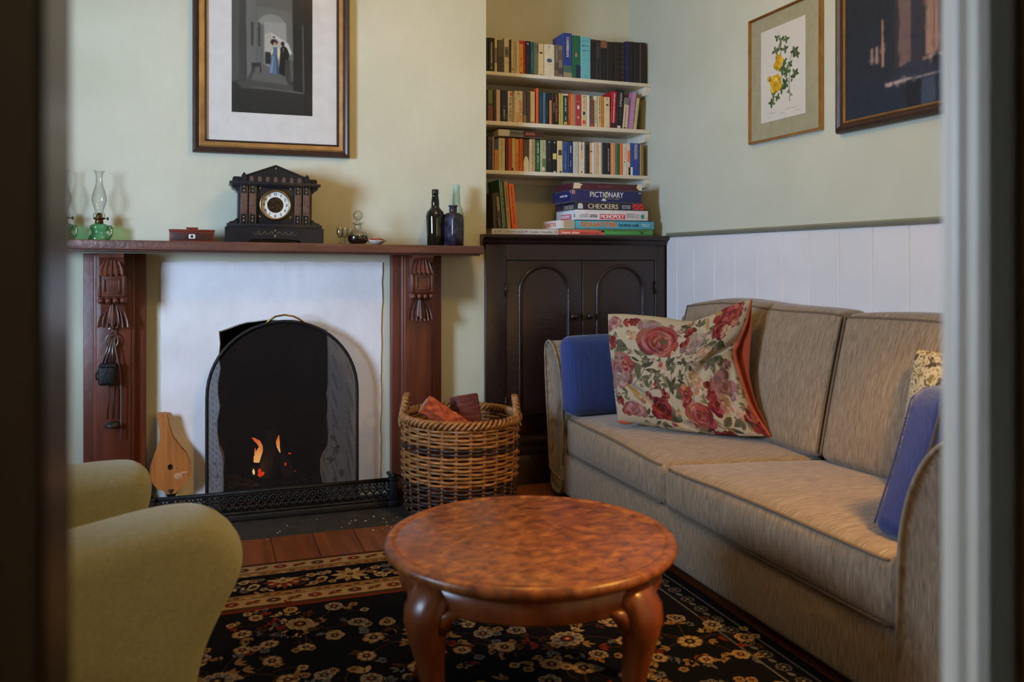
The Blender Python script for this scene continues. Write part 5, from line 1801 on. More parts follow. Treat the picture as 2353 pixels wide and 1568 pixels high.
# man
PL([(925, 430), (950, 405), (985, 425), (1010, 490), (1000, 560), (975, 545), (970, 705), (905, 690), (920, 540)], (24, 24, 25))
c.ell(*U(946, 388), 6.0, 8.0, (52, 44, 40))
c.line([U(952, 430), U(950, 470)], .9, (150, 150, 140))
# lady
PL([(850, 430), (900, 425), (905, 480), (890, 500), (915, 690), (880, 705), (810, 680), (835, 560), (845, 500)], (84, 108, 134))
PL([(880, 500), (892, 500), (915, 690), (892, 700)], (58, 72, 92))
PL([(850, 520), (860, 520), (845, 690), (822, 685)], (118, 142, 166))
PL([(895, 425), (915, 450), (920, 500), (902, 560), (893, 500)], (206, 200, 160))
PL([(850, 430), (838, 470), (828, 500), (848, 500), (856, 460)], (200, 196, 160))
c.ell(*U(872, 400), 5.2, 7.5, (196, 164, 138))
c.ell(*U(862, 378), 12.0, 10.5, (96, 62, 52))
c.ell(*U(860, 378), 9.0, 8.0, (40, 30, 30))
c.ell(*U(870, 398), 4.4, 6.5, (190, 158, 134))
c.ell(*U(862, 328), 4, 2.5, (44, 40, 40))
c.soften(1, 2.5)
print_mesh('print', lambda u, v: (.0985 + .364 * u, -.0128 + 0 * u, 2.441 - .603 * v), c, M_PRINT, pic)
m = MB()
m.add([(-.02, -.016, 1.70), (.586, -.016, 1.70), (.586, -.016, 2.69), (-.02, -.016, 2.69)], [(0, 1, 2, 3)])
m.build('glass', clear('picture_glass', (252, 252, 252), .98, .02, .6), pic)

# small botanical print on the right wall
pic = thing('framed_print', 'small gilt-framed botanical print of yellow roses on the right wall', 'picture', (XR - .001, 0, 0), (0, 0, R(-90)))
# local x runs towards the camera along the wall (-Y), local -y is into the room
FA0, FA1 = -3.337, -2.845
m = MB()
frame_ring(m, FA0, FA1, 1.688, 2.262, .0125, 0, -.022, [(0, 0), (0, .7), (.3, 1), (.6, .95), (1, .55), (1, 0)])
m.build('frame', M_FCOP, pic)
m = MB()
m.box(FA0 + .01, FA1 - .01, -.010, -.001, 1.698, 2.252)
m.build('mount', M_MATB, pic)
c = Canvas(180, 250, (206, 204, 194))
gr = random.Random(2)
GA, GB, GC = (74, 96, 52), (96, 116, 66), (54, 76, 46)
c.line([(118, 208), (116, 150), (120, 100), (128, 78)], 1.0, (86, 98, 56))
c.line([(116, 160), (92, 130), (82, 96), (84, 50), (78, 26)], 1.0, (86, 98, 56))
c.line([(92, 130), (60, 175), (46, 205)], .9, (86, 98, 56))
for (x, y, n_, L) in ((66, 30, 3, 18), (84, 40, 3, 20), (104, 44, 4, 18), (60, 64, 4, 20), (78, 62, 3, 18), (100, 68, 4, 18), (136, 82, 5, 22), (146, 92, 4, 18), (88, 118, 5, 24), (106, 128, 5, 22),
                      (118, 112, 4, 18), (138, 140, 5, 20), (100, 160, 5, 24), (86, 170, 4, 20), (70, 190, 4, 18), (46, 200, 5, 20), (52, 180, 3, 16), (128, 150, 3, 16), (112, 182, 3, 10), (124, 192, 3, 9), (96, 100, 4, 18)):
    a0 = gr.uniform(0, 6)
    for k in range(n_):
        a = a0 + k * 2 * PI / n_ + gr.uniform(-.3, .3)
        c.leaf(x, y, L * gr.uniform(.8, 1.15) * .74, L * .24, a, gr.choice((GA, GB, GC)))
c.rose(72, 98, 22, 22, (176, 128, 14), (206, 160, 24), (222, 186, 60), gr, 30)
c.rose(64, 152, 26, 28, (178, 130, 12), (208, 164, 22), (226, 192, 64), gr, 36)
c.ell(36, 134, 9, 8, (196, 152, 34))
c.leaf(36, 142, 10, 3, -1.2, GC)
for (x0, x1, y) in ((24, 62, 228), (30, 44, 238), (100, 150, 226), (80, 96, 234), (140, 158, 236)):
    xx = x0
    while xx < x1:
        c.line([(xx, y + gr.uniform(-1, 1)), (xx + 2.4, y + gr.uniform(-1.6, 1))], .5, (140, 136, 128))
        xx += 3.2
print_mesh('print', lambda u, v: (-3.250 + .306 * u, -.0112 + 0 * u, 2.186 - .413 * v), c, M_PRINT, pic)
m = MB()
m.add([(FA0 + .01, -.014, 1.698), (FA1 - .01, -.014, 1.698), (FA1 - .01, -.014, 2.252), (FA0 + .01, -.014, 2.252)], [(0, 1, 2, 3)])
m.build('glass', clear('picture_glass', (252, 252, 252), .98, .02, .6), pic)

# large dark painting nearer the doorway
pic = thing('framed_painting', 'large dark blue-grey painting of columns in a brown and gold frame', 'picture', (XR - .001, 0, 0), (0, 0, R(-90)))
m = MB()
frame_ring(m, -2.747, -1.95, 1.655, 2.62, .036, 0, -.036, [(0, 0), (0, .6), (.2, .9), (.5, 1), (.8, .8), (1, .6), (1, 0)])
m.build('frame', M_FDARK, pic)
m = MB()
frame_ring(m, -2.712, -1.985, 1.690, 2.585, .010, 0, -.024, [(0, 0), (0, .8), (.5, 1), (1, .7), (1, 0)])
m.build('gilt_edge', M_FGOLD, pic)
c = Canvas(260, 320, (38, 42, 50))
for k in range(320):
    c.poly([(0, k), (260, k), (260, k + 1), (0, k + 1)], (34 + 2 * k / 320, 37 + 7 * k / 320, 40 + 16 * k / 320))
qq = random.Random(5)
PK, PD = (132, 106, 98), (98, 82, 80)
c.poly([(92, 60), (140, 60), (142, 262), (92, 264)], (52, 50, 56))
c.poly([(98, 90), (119, 90), (120, 258), (100, 262)], (112, 92, 88))
for k in range(5):
    c.line([(101 + k * 4, 95), (102 + k * 4, 256)], .7, (90, 74, 76))
c.poly([(119, 100), (134, 100), (136, 284), (122, 284)], (48, 50, 62))
c.poly([(142, 20), (166, 20), (166, 256), (144, 256)], (150, 120, 104))
c.poly([(155, 20), (158, 20), (159, 256), (156, 256)], (110, 88, 80))
c.poly([(165, 20), (190, 20), (190, 256), (165, 256)], (70, 56, 56))
c.poly([(190, 20), (216, 20), (216, 256), (190, 256)], (140, 112, 98))
for k in range(4):
    c.line([(145 + k * 6, 20), (146 + k * 6, 252)], .7, (118, 94, 84))
c.poly([(138, 257), (240, 257), (240, 266), (139, 268)], (158, 130, 116))
c.poly([(138, 268), (240, 266), (240, 272), (139, 274)], (112, 94, 90))
c.poly([(49, 226), (54, 226), (54, 248), (49, 249)], (132, 108, 100))
c.poly([(57, 225), (63, 226), (63, 249), (58, 249)], (146, 116, 104))
c.poly([(68, 190), (72, 192), (74, 256), (69, 256)], (150, 116, 98))
c.poly([(85, 272), (118, 261), (240, 262), (240, 279), (80, 280)], (46, 50, 64))
c.poly([(75, 279), (122, 278), (122, 281), (75, 285)], (164, 148, 142))
c.poly([(122, 279), (240, 280), (240, 283), (122, 282)], (128, 124, 132))
c.poly([(111, 284), (137, 284), (138, 318), (113, 318)], (30, 34, 44))
c.poly([(137, 285), (159, 285), (160, 318), (138, 318)], (58, 70, 86))
c.ell(160, 264, 8, 6, (36, 38, 46))
for k in range(500):
    x, y = qq.uniform(0, 260), qq.uniform(0, 320)
    g_ = qq.uniform(-6, 6)
    b_ = c.a[int(y) % 320, int(x) % 260]
    c.ell(x, y, qq.uniform(2, 6), qq.uniform(2, 9), tuple(b_ + g_), 0, .4, .5)
c.soften(3, 2.0)
print_mesh('canvas', lambda u, v: (-2.705 + .713 * u, -.012 + 0 * u, 2.578 - .882 * v), c, M_OIL, pic)

# ------------------------------------------------------------------ sofa along the right wall
M_SOFA = nmat('streaked_chenille', [(.25, (98, 82, 65)), (.45, (130, 113, 92)), (.6, (146, 128, 106)), (.8, (172, 155, 132))], stretch=(14, 130, 14), scale=1.6, detail=4, rough=.9, bump=.25, bscale=1.6, bstretch=(8, 170, 8), spec=.15, sheen=.25, dist=.35)
M_PIPE = mat('piping_brown', (108, 94, 78), .85, spec=.15)
sofa = thing('sofa', 'taupe streaked two-seat sofa with piped cushions along the panelled wall', 'sofa', (1.95, 2.66, 0))
OX, OY = 1.95, 2.66


def rel(p):
    return (p[0] - OX, p[1] - OY, p[2])


m = MB()
m.box(1.592 - OX, 2.33 - OX, 1.60 - OY, 3.74 - OY, .035, .235, .02, seg=3)
m.build('base', M_SOFA, sofa)
m = MB()
m.box(2.24 - OX, 2.345 - OX, 1.58 - OY, 3.76 - OY, .03, .88, .03, seg=4)
m.build('back_frame', M_SOFA, sofa)
m = MB()
for x in (1.66, 2.28):
    for y in (1.52, 3.80):
        m.box(x - .025 - OX, x + .025 - OX, y - .025 - OY, y + .025 - OY, .008, .05)
m.build('feet', M_BLACK, sofa)
# arms: flared, rounded tops
AP = [(.0, .03), (.0, .43), (.022, .56), (.068, .665), (.125, .728), (.185, .757), (.232, .755), (.262, .73), (.268, .69), (.25, .52), (.215, .3), (.185, .1), (.178, .03)]


def smooth_poly(p, n=3, closed=True):
    for _ in range(n):
        q = []
        N = len(p)
        for i in range(N if closed else N - 1):
            a, b = Vector(p[i]), Vector(p[(i + 1) % N])
            q += [tuple(a * .75 + b * .25), tuple(a * .25 + b * .75)]
        p = q
    return p


for s, y0 in ((-1, 1.632), (1, 3.708)):
    k = 1.0 if s == -1 else .86
    pl = smooth_poly([(y0 + s * a * k - OY, z) for a, z in AP], 2)
    m = MB()
    n = len(pl)
    cy = sum(p[0] for p in pl) / n
    cz = sum(p[1] for p in pl) / n
    rings = [(1.602, .93), (1.588, .965), (1.583, .99), (1.582, 1.0), (1.60, 1.0), (2.0, 1.0), (2.34, 1.0)]
    vs, fs = [], []
    for x, sc in rings:
        for (py, pz) in pl:
            vs.append((x - OX, cy + (py - cy) * sc, max(.03, cz + (pz - cz) * sc)))
    for j in range(len(rings) - 1):
        for i in range(n):
            i2 = (i + 1) % n
            fs.append((j * n + i, j * n + i2, (j + 1) * n + i2, (j + 1) * n + i))
    fs.append(tuple(range(n)))
    fs.append(tuple((len(rings) - 1) * n + i for i in range(n)))
    m.add(vs, fs, 0, True)
    arm = m.build('armrest', M_SOFA, sofa)
    m = MB()
    m.tube([(1.581 - OX, p[0], p[1]) for p in pl if p[1] > .1], .0052, 8)
    m.build('piping', M_SOFA, arm)


def quad_map(c00, c10, c11, c01, hx, hy):
    """local x,y -> skew quad in plan"""
    def f(x, y):
        u, v = (x / hx + 1) / 2, (y / hy + 1) / 2
        return tuple((1 - u) * (1 - v) * c00[k] + u * (1 - v) * c10[k] + u * v * c11[k] + (1 - u) * v * c01[k] for k in range(2))
    return f


# seat cushions: front edge x 1.585, seam a little askew
for nm, c00, c10, c11, c01 in (('near', (1.583, 1.636), (2.20, 1.636), (2.20, 2.595), (1.583, 2.775)), ('far', (1.590, 2.782), (2.20, 2.60), (2.20, 3.70), (1.590, 3.70))):
    hx, hy, hz = .31, .53, .093
    q = quad_map(c00, c10, c11, c01, hx, hy)

    def fn(x, y, z):
        X, Y = q(x, y)
        sag = -.022 * math.exp(-((y + (.53 if nm == 'far' else -.53)) / .35) ** 2) * max(0, min(1, .5 + z / (1.4 * hz))) * (.7 - .3 * x / hx)
        return (X - OX, Y - OY, .326 + z + sag)
    m = MB()
    m.soft(hx, hy, hz, .035, (.02, .004, .016), 20, fn)
    sc_ = m.build('seat_cushion', M_SOFA, sofa)
    m = MB()
    for zz, off in ((.080, .0075), (-.082, .0075)):
        pts = []
        for t in range(31):
            y = -hy + .03 + (2 * hy - .06) * t / 30
            w = y / hy
            x = -hx + .004 - .020 * (1 - w * w) * (1 - (zz / hz) ** 2) + .012 * max(0, abs(w) - .9) / .1
            p = fn(x, y, zz)
            pts.append(p)
        m.tube(pts, .0048, 8)
    m.build('piping', M_PIPE, sc_)
# back cushions
for nm, ya, yb in (('near', 1.645, 2.575), ('far', 2.583, 3.69)):
    hx, hy, hz = .075, (yb - ya) / 2, .275
    yc = (ya + yb) / 2

    def fn(x, y, z):
        t = (z + hz) / (2 * hz)
        X = 2.19 + x * (1.0 - .12 * t) + .115 * t
        Z = .415 + 2 * hz * t - .012 * (y / hy) ** 2 * t
        if nm == 'far':
            Z += .006 * math.sin(y * 9) * t - .03 * max(0, y / hy - .55) ** 1.5 * t
        else:
            Z -= .02 * max(0, -(y / hy)) * t
        return (X - OX, yc + y - OY, Z)
    m = MB()
    m.soft(hx, hy, hz, .035, (.045, .004, .012), 20, fn)
    bc = m.build('back_cushion', M_SOFA, sofa)
    m = MB()
    pts = []
    for t in range(41):
        y = -hy + .01 + (2 * hy - .02) * t / 40
        w = y / hy
        pts.append(fn(-hx + .006 - .002 * (1 - w * w), y, hz - .014))
    m.tube(pts, .005, 8)
    for sgn in (-1, 1):
        pts = []
        for t in range(31):
            z = -hz + .02 + (2 * hz - .035) * t / 30
            w = z / hz
            pts.append(fn(-hx + .008 - .006 * (1 - w * w), sgn * (hy - .006), z))
        m.tube(pts, .0042, 8)
    m.build('piping', M_PIPE, bc)

# ------------------------------------------------------------------ scatter cushions
SG = 'scatter cushions on the sofa'
M_BLUE = nmat('blue_corduroy', [(.3, (36, 52, 100)), (.7, (48, 66, 122))], stretch=(60, 60, 1.2), scale=3, rough=.9, bump=.2, bscale=3, bstretch=(140, 140, 1), spec=.15, sheen=.3)
cu = thing('scatter_cushion', 'plain blue cushion standing at the far arm behind the floral one', 'cushion', (1.80, 3.645, .423), (R(-6), 0, R(4)), SG)
m = MB()
m.soft(.245, .055, .185, .05, (.0, .02, .004), 16, lambda x, y, z: (x, y, z + .19))
cv = m.build('cover', M_BLUE, cu)
m = MB()
pts = [(-.239, -.02, .03 + .28 * t / 10) for t in range(11)] + [(-.21, -.02, .365), (-.1, -.02, .374), (.1, -.02, .375), (.22, -.02, .37)]
m.tube(pts, .0035, 6)
m.build('seam', M_BLUE, cv)
cu = thing('scatter_cushion', 'plain blue cushion propped inside the near arm by the doorway', 'cushion', (1.845, 1.765, .425), (0, 0, 0), SG)
m = MB()


def fn(x, y, z):
    t = (z + .19) / .38
    return (x + .085 * t + .012 * math.sin(3 * t), y - .055 * t, z + .195)


m.soft(.18, .062, .195, .04, (.012, .018, .01), 16, fn)
cv = m.build('cover', M_BLUE, cu)
m = MB()
for sy in (-1, 1):
    pts = [fn(-.177 - .004 * math.sin(PI * t / 14), sy * .048, -.17 + .335 * t / 14) for t in range(15)] + [fn(-.14, sy * .05, .19), fn(0, sy * .052, .2), fn(.15, sy * .05, .192)]
    m.tube(pts, .003, 6)
m.build('seam', M_BLUE, cv)
cu = thing('scatter_cushion', 'black, cream and olive patterned cushion behind the near blue one', 'cushion', (2.045, 1.885, .45), (0, R(13), R(4)), SG)
m = MB()
m.soft(.05, .215, .215, .02, (.045, -.012, -.012), 18, lambda x, y, z: (x * (1 - .5 * max(abs(y), abs(z)) / .215), y, z + .215))
cv = m.build('cover', nmat('marbled_print', [(.0, (26, 24, 24)), (.38, (70, 64, 50)), (.45, (150, 138, 112)), (.53, (184, 174, 148)), (.62, (124, 116, 74)), (.78, (40, 36, 34))], scale=24, detail=3, rough=.85, dist=2.2, spec=.15), cu)
m = MB()
m.box(-.012, .012, .20, .213, .42, .432, .004)
m.build('corner_tuft', mat('grey_green_tuft', (96, 100, 84), .9), cv)

# the floral cushion
CW, CH = 400, 330
c = Canvas(CW, CH, (190, 172, 138))
fr = random.Random(6)


def Q(x, y):
    return ((x - 590) / 1340 * CW, (y - 180) / 1090 * CH)


OL, OLD, OLP = (98, 94, 62), (72, 72, 48), (134, 124, 84)
for (x, y, n_, L) in ((955, 600, 4, 130), (980, 720, 6, 165), (1060, 800, 4, 150), (930, 820, 4, 130), (1240, 660, 6, 110), (1290, 730, 5, 110), (1330, 840, 4, 100), (1400, 640, 7, 90), (1470, 700, 6, 95), (1240, 880, 5, 150),
                      (1260, 960, 4, 150), (800, 470, 4, 120), (760, 560, 4, 120), (740, 440, 3, 90), (710, 960, 5, 110), (790, 950, 4, 90), (1010, 900, 4, 90), (1340, 270, 5, 110), (1420, 280, 5, 100), (1690, 700, 4, 190), (1720, 480, 4, 170),
                      (1250, 1140, 4, 180), (1390, 1210, 5, 120), (1330, 1030, 4, 90), (1600, 1190, 5, 120), (1790, 1150, 5, 120), (1560, 1040, 4, 80), (640, 420, 4, 90), (900, 420, 3, 90), (960, 1140, 4, 80), (1060, 1180, 4, 90), (1480, 480, 5, 80), (1550, 450, 4, 70), (1660, 380, 4, 120), (880, 610, 3, 80), (1130, 590, 3, 70)):
    a0 = fr.uniform(0, 6)
    for k in range(n_):
        a = a0 + (k - (n_ - 1) / 2) * .62 + fr.uniform(-.25, .25)
        px, py = Q(x + fr.uniform(-18, 18), y + fr.uniform(-18, 18))
        LL = L * fr.uniform(.6, 1.05) / 1340 * CW
        c.leaf(px, py, LL, LL * fr.uniform(.17, .26), a, fr.choice((OL, OLD, OLP, OL)))
for (xa, ya, xb, yb) in ((960, 600, 960, 720), (990, 720, 870, 880), (1240, 640, 1240, 900), (1400, 600, 1350, 800), (1400, 780, 1440, 1060), (1440, 1060, 1640, 1230), (1230, 880, 1150, 1000)):
    c.line([Q(xa, ya), Q((xa + xb) / 2 + 20, (ya + yb) / 2), Q(xb, yb)], .9, (96, 84, 58))
for k in range(130):      # small foliage filling the ground between the blooms
    px, py = fr.uniform(0, CW), fr.uniform(0, CH)
    a = fr.uniform(0, 6)
    for q in range(3):
        c.leaf(px, py, fr.uniform(8, 16), fr.uniform(2, 3.4), a + (q - 1) * .7, fr.choice(((140, 130, 92), (122, 114, 78), (150, 136, 100), (160, 120, 92))))
ROSE = ((128, 40, 36), (168, 72, 60), (190, 112, 94))
PINK = ((130, 74, 70), (164, 104, 92), (184, 134, 118))
MAUV = ((138, 104, 94), (164, 130, 116), (186, 156, 138))
DRED = ((106, 24, 26), (150, 44, 38), (176, 80, 66))
PEAC = ((184, 132, 92), (206, 162, 122), (216, 182, 146))
for (x, y, rx, ry, pal, n_) in ((1430, 450, 110, 100, MAUV, 34), (740, 730, 135, 150, PINK, 60), (720, 820, 90, 80, MAUV, 24), (830, 690, 60, 80, ROSE, 18), (690, 310, 85, 80, PINK, 30), (870, 295, 75, 45, DRED, 14), (1000, 310, 100, 50, MAUV, 22),
                                (690, 490, 62, 62, DRED, 20), (1100, 440, 175, 125, ROSE, 70), (1340, 420, 55, 45, DRED, 12), (1330, 330, 60, 40, DRED, 10), (1590, 590, 75, 75, PEAC, 26), (1150, 700, 45, 80, PEAC, 16), (1140, 660, 30, 30, ROSE, 8),
                                (1490, 870, 62, 92, PEAC, 26), (1670, 280, 85, 110, DRED, 34), (1770, 270, 80, 110, ROSE, 34), (1690, 380, 90, 90, DRED, 34), (1740, 420, 45, 60, PEAC, 12), (1160, 960, 36, 60, DRED, 14), (1080, 880, 22, 40, DRED, 8), (1090, 1060, 100, 90, DRED, 36),
                                (1000, 970, 50, 40, ROSE, 10), (830, 1100, 110, 75, PINK, 36), (710, 1030, 45, 50, DRED, 14), (750, 1130, 50, 35, ROSE, 12), (1380, 960, 55, 90, ROSE, 24), (1440, 1110, 110, 100, ROSE, 44), (1600, 950, 50, 75, DRED, 20), (1620, 1040, 65, 75, DRED, 20), (1730, 930, 95, 115, PINK, 40), (1700, 1040, 60, 60, PEAC, 16),
                                (1560, 1260, 90, 40, DRED, 20), (1760, 1110, 35, 60, PEAC, 10), (1870, 1180, 60, 110, DRED, 26), (880, 420, 40, 40, PEAC, 10)):
    px, py = Q(x, y)
    c.rose(px, py, 1.15 * rx / 1340 * CW, 1.15 * ry / 1090 * CH, *pal, fr, int(n_ * 1.3))
for (x, y, pal, rx) in ((1060, 620, MAUV, 30), (1330, 560, PINK, 34), (1240, 520, PEAC, 28), (880, 560, MAUV, 26), (930, 1010, PINK, 34), (1250, 1090, PEAC, 36), (1330, 1160, MAUV, 30), (1520, 720, MAUV, 36), (1610, 760, PINK, 28),
                        (1040, 880, PEAC, 24), (1180, 1180, ROSE, 34), (760, 620, MAUV, 30), (660, 880, PINK, 40), (680, 960, MAUV, 34), (1500, 300, PEAC, 40), (1560, 380, PINK, 30), (1820, 800, PINK, 50), (1800, 1000, MAUV, 40), (1240, 300, MAUV, 40), (1160, 280, PINK, 30)):
    px, py = Q(x, y)
    c.rose(px, py, rx / 1340 * CW, rx / 1090 * CH, *pal, fr, 12)
for (x, y, a, L) in ((800, 870, .7, 150), (1480, 220, 1.2, 150), (1540, 200, .5, 120), (840, 900, 1.0, 150)):
    px, py = Q(x, y)
    c.leaf(px, py, L / 1340 * CW, 8, a, (178, 142, 82))
c.ell(*Q(1125, 430), 9, 6, (92, 88, 50))
for k in range(26):
    x, y = Q(1490 + fr.uniform(-45, 45), 870 + fr.uniform(-65, 65))
    c.ell(x, y, .9, .9, (150, 90, 60))


g_ = c.a.mean(axis=2, keepdims=True)
c.a = (g_ + (c.a - g_) * .86) * .88


def bez(pts, u):
    """smooth curve through points (uniform Catmull-Rom), u array -> xyz"""
    P = np.array([pts[0]] + list(pts) + [pts[-1]], float)
    n_ = len(pts) - 1
    s = np.clip(u, 0, 1) * n_
    i = np.minimum(s.astype(int), n_ - 1)
    t = (s - i)[..., None]
    a, b, d, e = P[i], P[i + 1], P[i + 2], P[i + 3]
    return .5 * ((2 * b) + (d - a) * t + (2 * a - 5 * b + 4 * d - e) * t ** 2 + (3 * b - a - 3 * d + e) * t ** 3)


FCB = np.array(FC_PTS['bottom'], float)
FCT = np.array(FC_PTS['top'], float)
FCL = np.array(FC_PTS['left'], float)
FCR = np.array(FC_PTS['right'], float)
FCK = np.array(FC_PTS['back'], float)
fo = np.array([1.86, 3.05, .43])
NRM = np.array(FC_PTS['normal'], float)


def floral(u, v, side=1.0):
    Tt, Bb, Ll, Rr = bez(FCT, u), bez(FCB, u), bez(FCL, v), bez(FCR if side > 0 else FCK, v)
    uu, vv = u[..., None], v[..., None]
    P = (1 - vv) * Tt + vv * Bb + (1 - uu) * Ll + uu * Rr - ((1 - uu) * (1 - vv) * FCT[0] + uu * (1 - vv) * FCT[-1] + (1 - uu) * vv * FCB[0] + uu * vv * FCB[-1])
    h = (np.clip(4 * u * (1 - u), 0, 1) ** .55) * (np.clip(4 * v * (1 - v), 0, 1) ** .55)
    if side > 0:
        d = .082 * h
        # creases pulling in from the right edge and the lower left corner
        def crease(x0, y0, x1, y1, w, dep):
            L = math.hypot(x1 - x0, y1 - y0)
            tt = np.clip(((u - x0) * (x1 - x0) + (v - y0) * (y1 - y0)) / L ** 2, 0, 1)
            dist_ = np.hypot(u - (x0 + tt * (x1 - x0)), v - (y0 + tt * (y1 - y0)))
            return -dep * np.exp(-(dist_ / w) ** 2) * np.sin(np.pi * np.clip(tt * .9 + .1, 0, 1)) ** .5
        d = d + crease(.98, .30, .66, .62, .035, .030) + crease(.66, .62, .60, .80, .03, .012) + crease(.16, .62, .52, .93, .022, .022) + crease(.52, .93, .7, 1.0, .03, .012) + crease(.56, .02, .72, .2, .05, .015) + crease(.80, .95, .95, .55, .03, .016)
        d = d + .004 * np.sin(9 * u + 5 * v) * h + .003 * np.sin(17 * v - 7 * u) * h
    else:
        d = -.05 * h
    P = P + NRM * d[..., None] - fo
    return P[..., 0], P[..., 1], P[..., 2]


cu = thing('scatter_cushion', 'big crumpled floral cushion of roses with orange edging, against the far backrest', 'cushion', tuple(fo), (0, 0, 0), SG)
print_mesh('floral_cover', lambda u, v: floral(u, v, 1), c, painted('rose_print_cotton', .85, .2), cu)
cb = Canvas(40, 40, (146, 62, 34))
bk = print_mesh('orange_back', lambda u, v: floral(u, v, -1), cb, painted('orange_cotton', .85, .2), cu)
m = MB()
uu = np.linspace(0, 1, 40)
x, y, z = floral(np.ones(40), uu, 1)
pts = list(zip(x, y, z))
m.tube([Vector(p) for p in pts], [.004 + .010 * math.sin(PI * t / 39) for t in range(40)], 8)
m.build('orange_edging', nmat('terracotta_cotton', [(.3, (150, 66, 38)), (.7, (170, 80, 48))], scale=30, rough=.85), cu)
m = MB()
x, y, z = floral(np.linspace(0, .12, 12), np.ones(12), 1)
m.tube(list(zip(x, y, z)), [.003 + .007 * math.sin(PI * t / 11) for t in range(12)], 8)
m.build('orange_edging', nmat('terracotta_cotton', [(.3, (150, 66, 38)), (.7, (170, 80, 48))], scale=30, rough=.85), cu)

# ------------------------------------------------------------------ coffee table
TC = (0.7735, 2.03)
M_BURR = nmat('burr_walnut', [(.25, (70, 34, 14)), (.42, (112, 60, 26)), (.58, (142, 82, 36)), (.72, (172, 108, 50))], stretch=(2.2, 2.8, 1), scale=13, detail=9, rough=.34, dist=.5, rrange=(.26, .42))
M_WAL = nmat('polished_walnut', [(.25, (84, 40, 18)), (.55, (118, 60, 28)), (.8, (138, 76, 38))], stretch=(6, 6, 1.0), scale=4, detail=6, rough=.3, dist=.4)
tb = thing('coffee_table', 'low round walnut coffee table with burr top and curved legs on the rug', 'coffee table', (TC[0], TC[1], .008))
m = MB()
m.lathe([(0, .442), (.335, .442), (.338, .4405), (.342, .4405), (.346, .443), (.358, .443), (.367, .439), (.3715, .430), (.369, .420), (.360, .414), (.34, .412), (0, .412)], n=96)
m.build('tabletop', M_BURR, tb)
m = MB()
m.lathe([(.325, .412), (.333, .41), (.333, .352), (.330, .347), (.312, .347), (.312, .412)], n=96)
m.build('apron', M_WAL, tb)
VA = -19.65
for k, az in enumerate((-45, 47, 118, 242)):
    a = R(az + 180) + R(90) - R(19.65)       # azimuth measured from the camera side of the table
    d = Vector((math.cos(a), math.sin(a), 0))
    s = Vector((-d.y, d.x, 0))
    m = MB()
    spine = [(.322, .405, .066), (.338, .385, .078), (.358, .355, .082), (.366, .322, .074), (.360, .28, .060), (.345, .22, .046), (.331, .15, .036), (.326, .08, .030), (.333, .035, .030), (.345, .016, .036), (.347, .0, .036)]
    n = 16
    vs, fs = [], []
    for (r, z, w) in spine:
        for q in range(n):
            an = 2 * PI * q / n
            e = 2.6
            qq = (abs(math.cos(an)) ** e + abs(math.sin(an)) ** e) ** (-1 / e)
            p = d * (r - w * .35 + w * .62 * qq * math.cos(an)) + s * (w * .72 * qq * math.sin(an)) + Vector((0, 0, z))
            vs.append(p)
    for j in range(len(spine) - 1):
        for q in range(n):
            q2 = (q + 1) % n
            fs.append((j * n + q, j * n + q2, (j + 1) * n + q2, (j + 1) * n + q))
    fs.append(tuple(range(n)))
    fs.append(tuple((len(spine) - 1) * n + q for q in range(n)))
    m.add(vs, fs, 0, True)
    for sg in (-1, 1):        # ear pieces running into the apron
        pts = [d * .33 + s * (sg * .034) + Vector((0, 0, .318)), d * .326 + s * (sg * .060) + Vector((0, 0, .345)), d * .315 + s * (sg * .092) + Vector((0, 0, .360))]
        m.tube(pts, [.026, .019, .005], 10)
    m.build('leg', M_WAL, tb)

# ------------------------------------------------------------------ patterned rug
C_NAVY, C_BEIGE, C_TAN, C_RUST, C_CREAM, C_SLATE, C_BROWN, C_DK = range(8)
RUGC = [('rug_navy', (17, 17, 24)), ('rug_beige', (158, 134, 102)), ('rug_tan', (138, 106, 70)), ('rug_rust', (112, 44, 36)), ('rug_cream', (166, 146, 112)), ('rug_slate', (92, 92, 98)), ('rug_brown', (74, 48, 32)), ('rug_black', (22, 16, 16))]
RM = [nmat(n_, [(.3, tuple(int(v * .82) for v in c_)), (.7, c_)], scale=260, detail=2, rough=1.0, bump=.3, bscale=500, spec=.05) for n_, c_ in RUGC]
rug = MB()
RX0, RX1, RY0, RY1 = -0.75, 1.60, 0.75, 3.335
rug.box(RX0, RX1, RY0, RY1, 0.0, .007, mi=C_NAVY)
rl = .0072
gr = random.Random(17)


def flat(pts, mi, lift=0):
    z = rl + lift * .00012
    ok = [(min(max(x, RX0), RX1), min(max(y, RY0), RY1), z) for x, y in pts]
    rug.add(ok, [tuple(range(len(ok)))], mi)


def bloom(x, y, r, petals, mi, core, rot=0, sq=1.0, lift=2, edge=None):
    """blossom of separate petals round a dark eye"""
    cr, sr = math.cos(rot), math.sin(rot)

    def G(px, py):
        py *= sq
        return (x + px * cr - py * sr, y + px * sr + py * cr)
    for k in range(petals):
        a = 2 * PI * k / petals
        for f, w, col, l in ((1.0, 1.0, edge if edge is not None else mi, 0), (.86, .66, mi, 1)):
            pts = []
            hw = PI / petals * w * 1.02
            for t, rad in ((-1, .62), (-.9, .86), (-.45, .99), (0, .93 if petals > 5 else 1.0), (.45, .99), (.9, .86), (1, .62)):
                aa = a + hw * t
                pts.append(G(r * f * rad * math.cos(aa), r * f * rad * math.sin(aa)))
            pts.append(G(r * .2 * math.cos(a), r * .2 * math.sin(a)))
            flat(pts, col, lift + l)
            if edge is None:
                break
    for f, col, l in ((.42, C_DK, 2), (.27, core, 3), (.12, C_CREAM, 4)):
        flat([G(r * f * math.cos(2 * PI * k / 9), r * f * math.sin(2 * PI * k / 9)) for k in range(9)], col, lift + l)


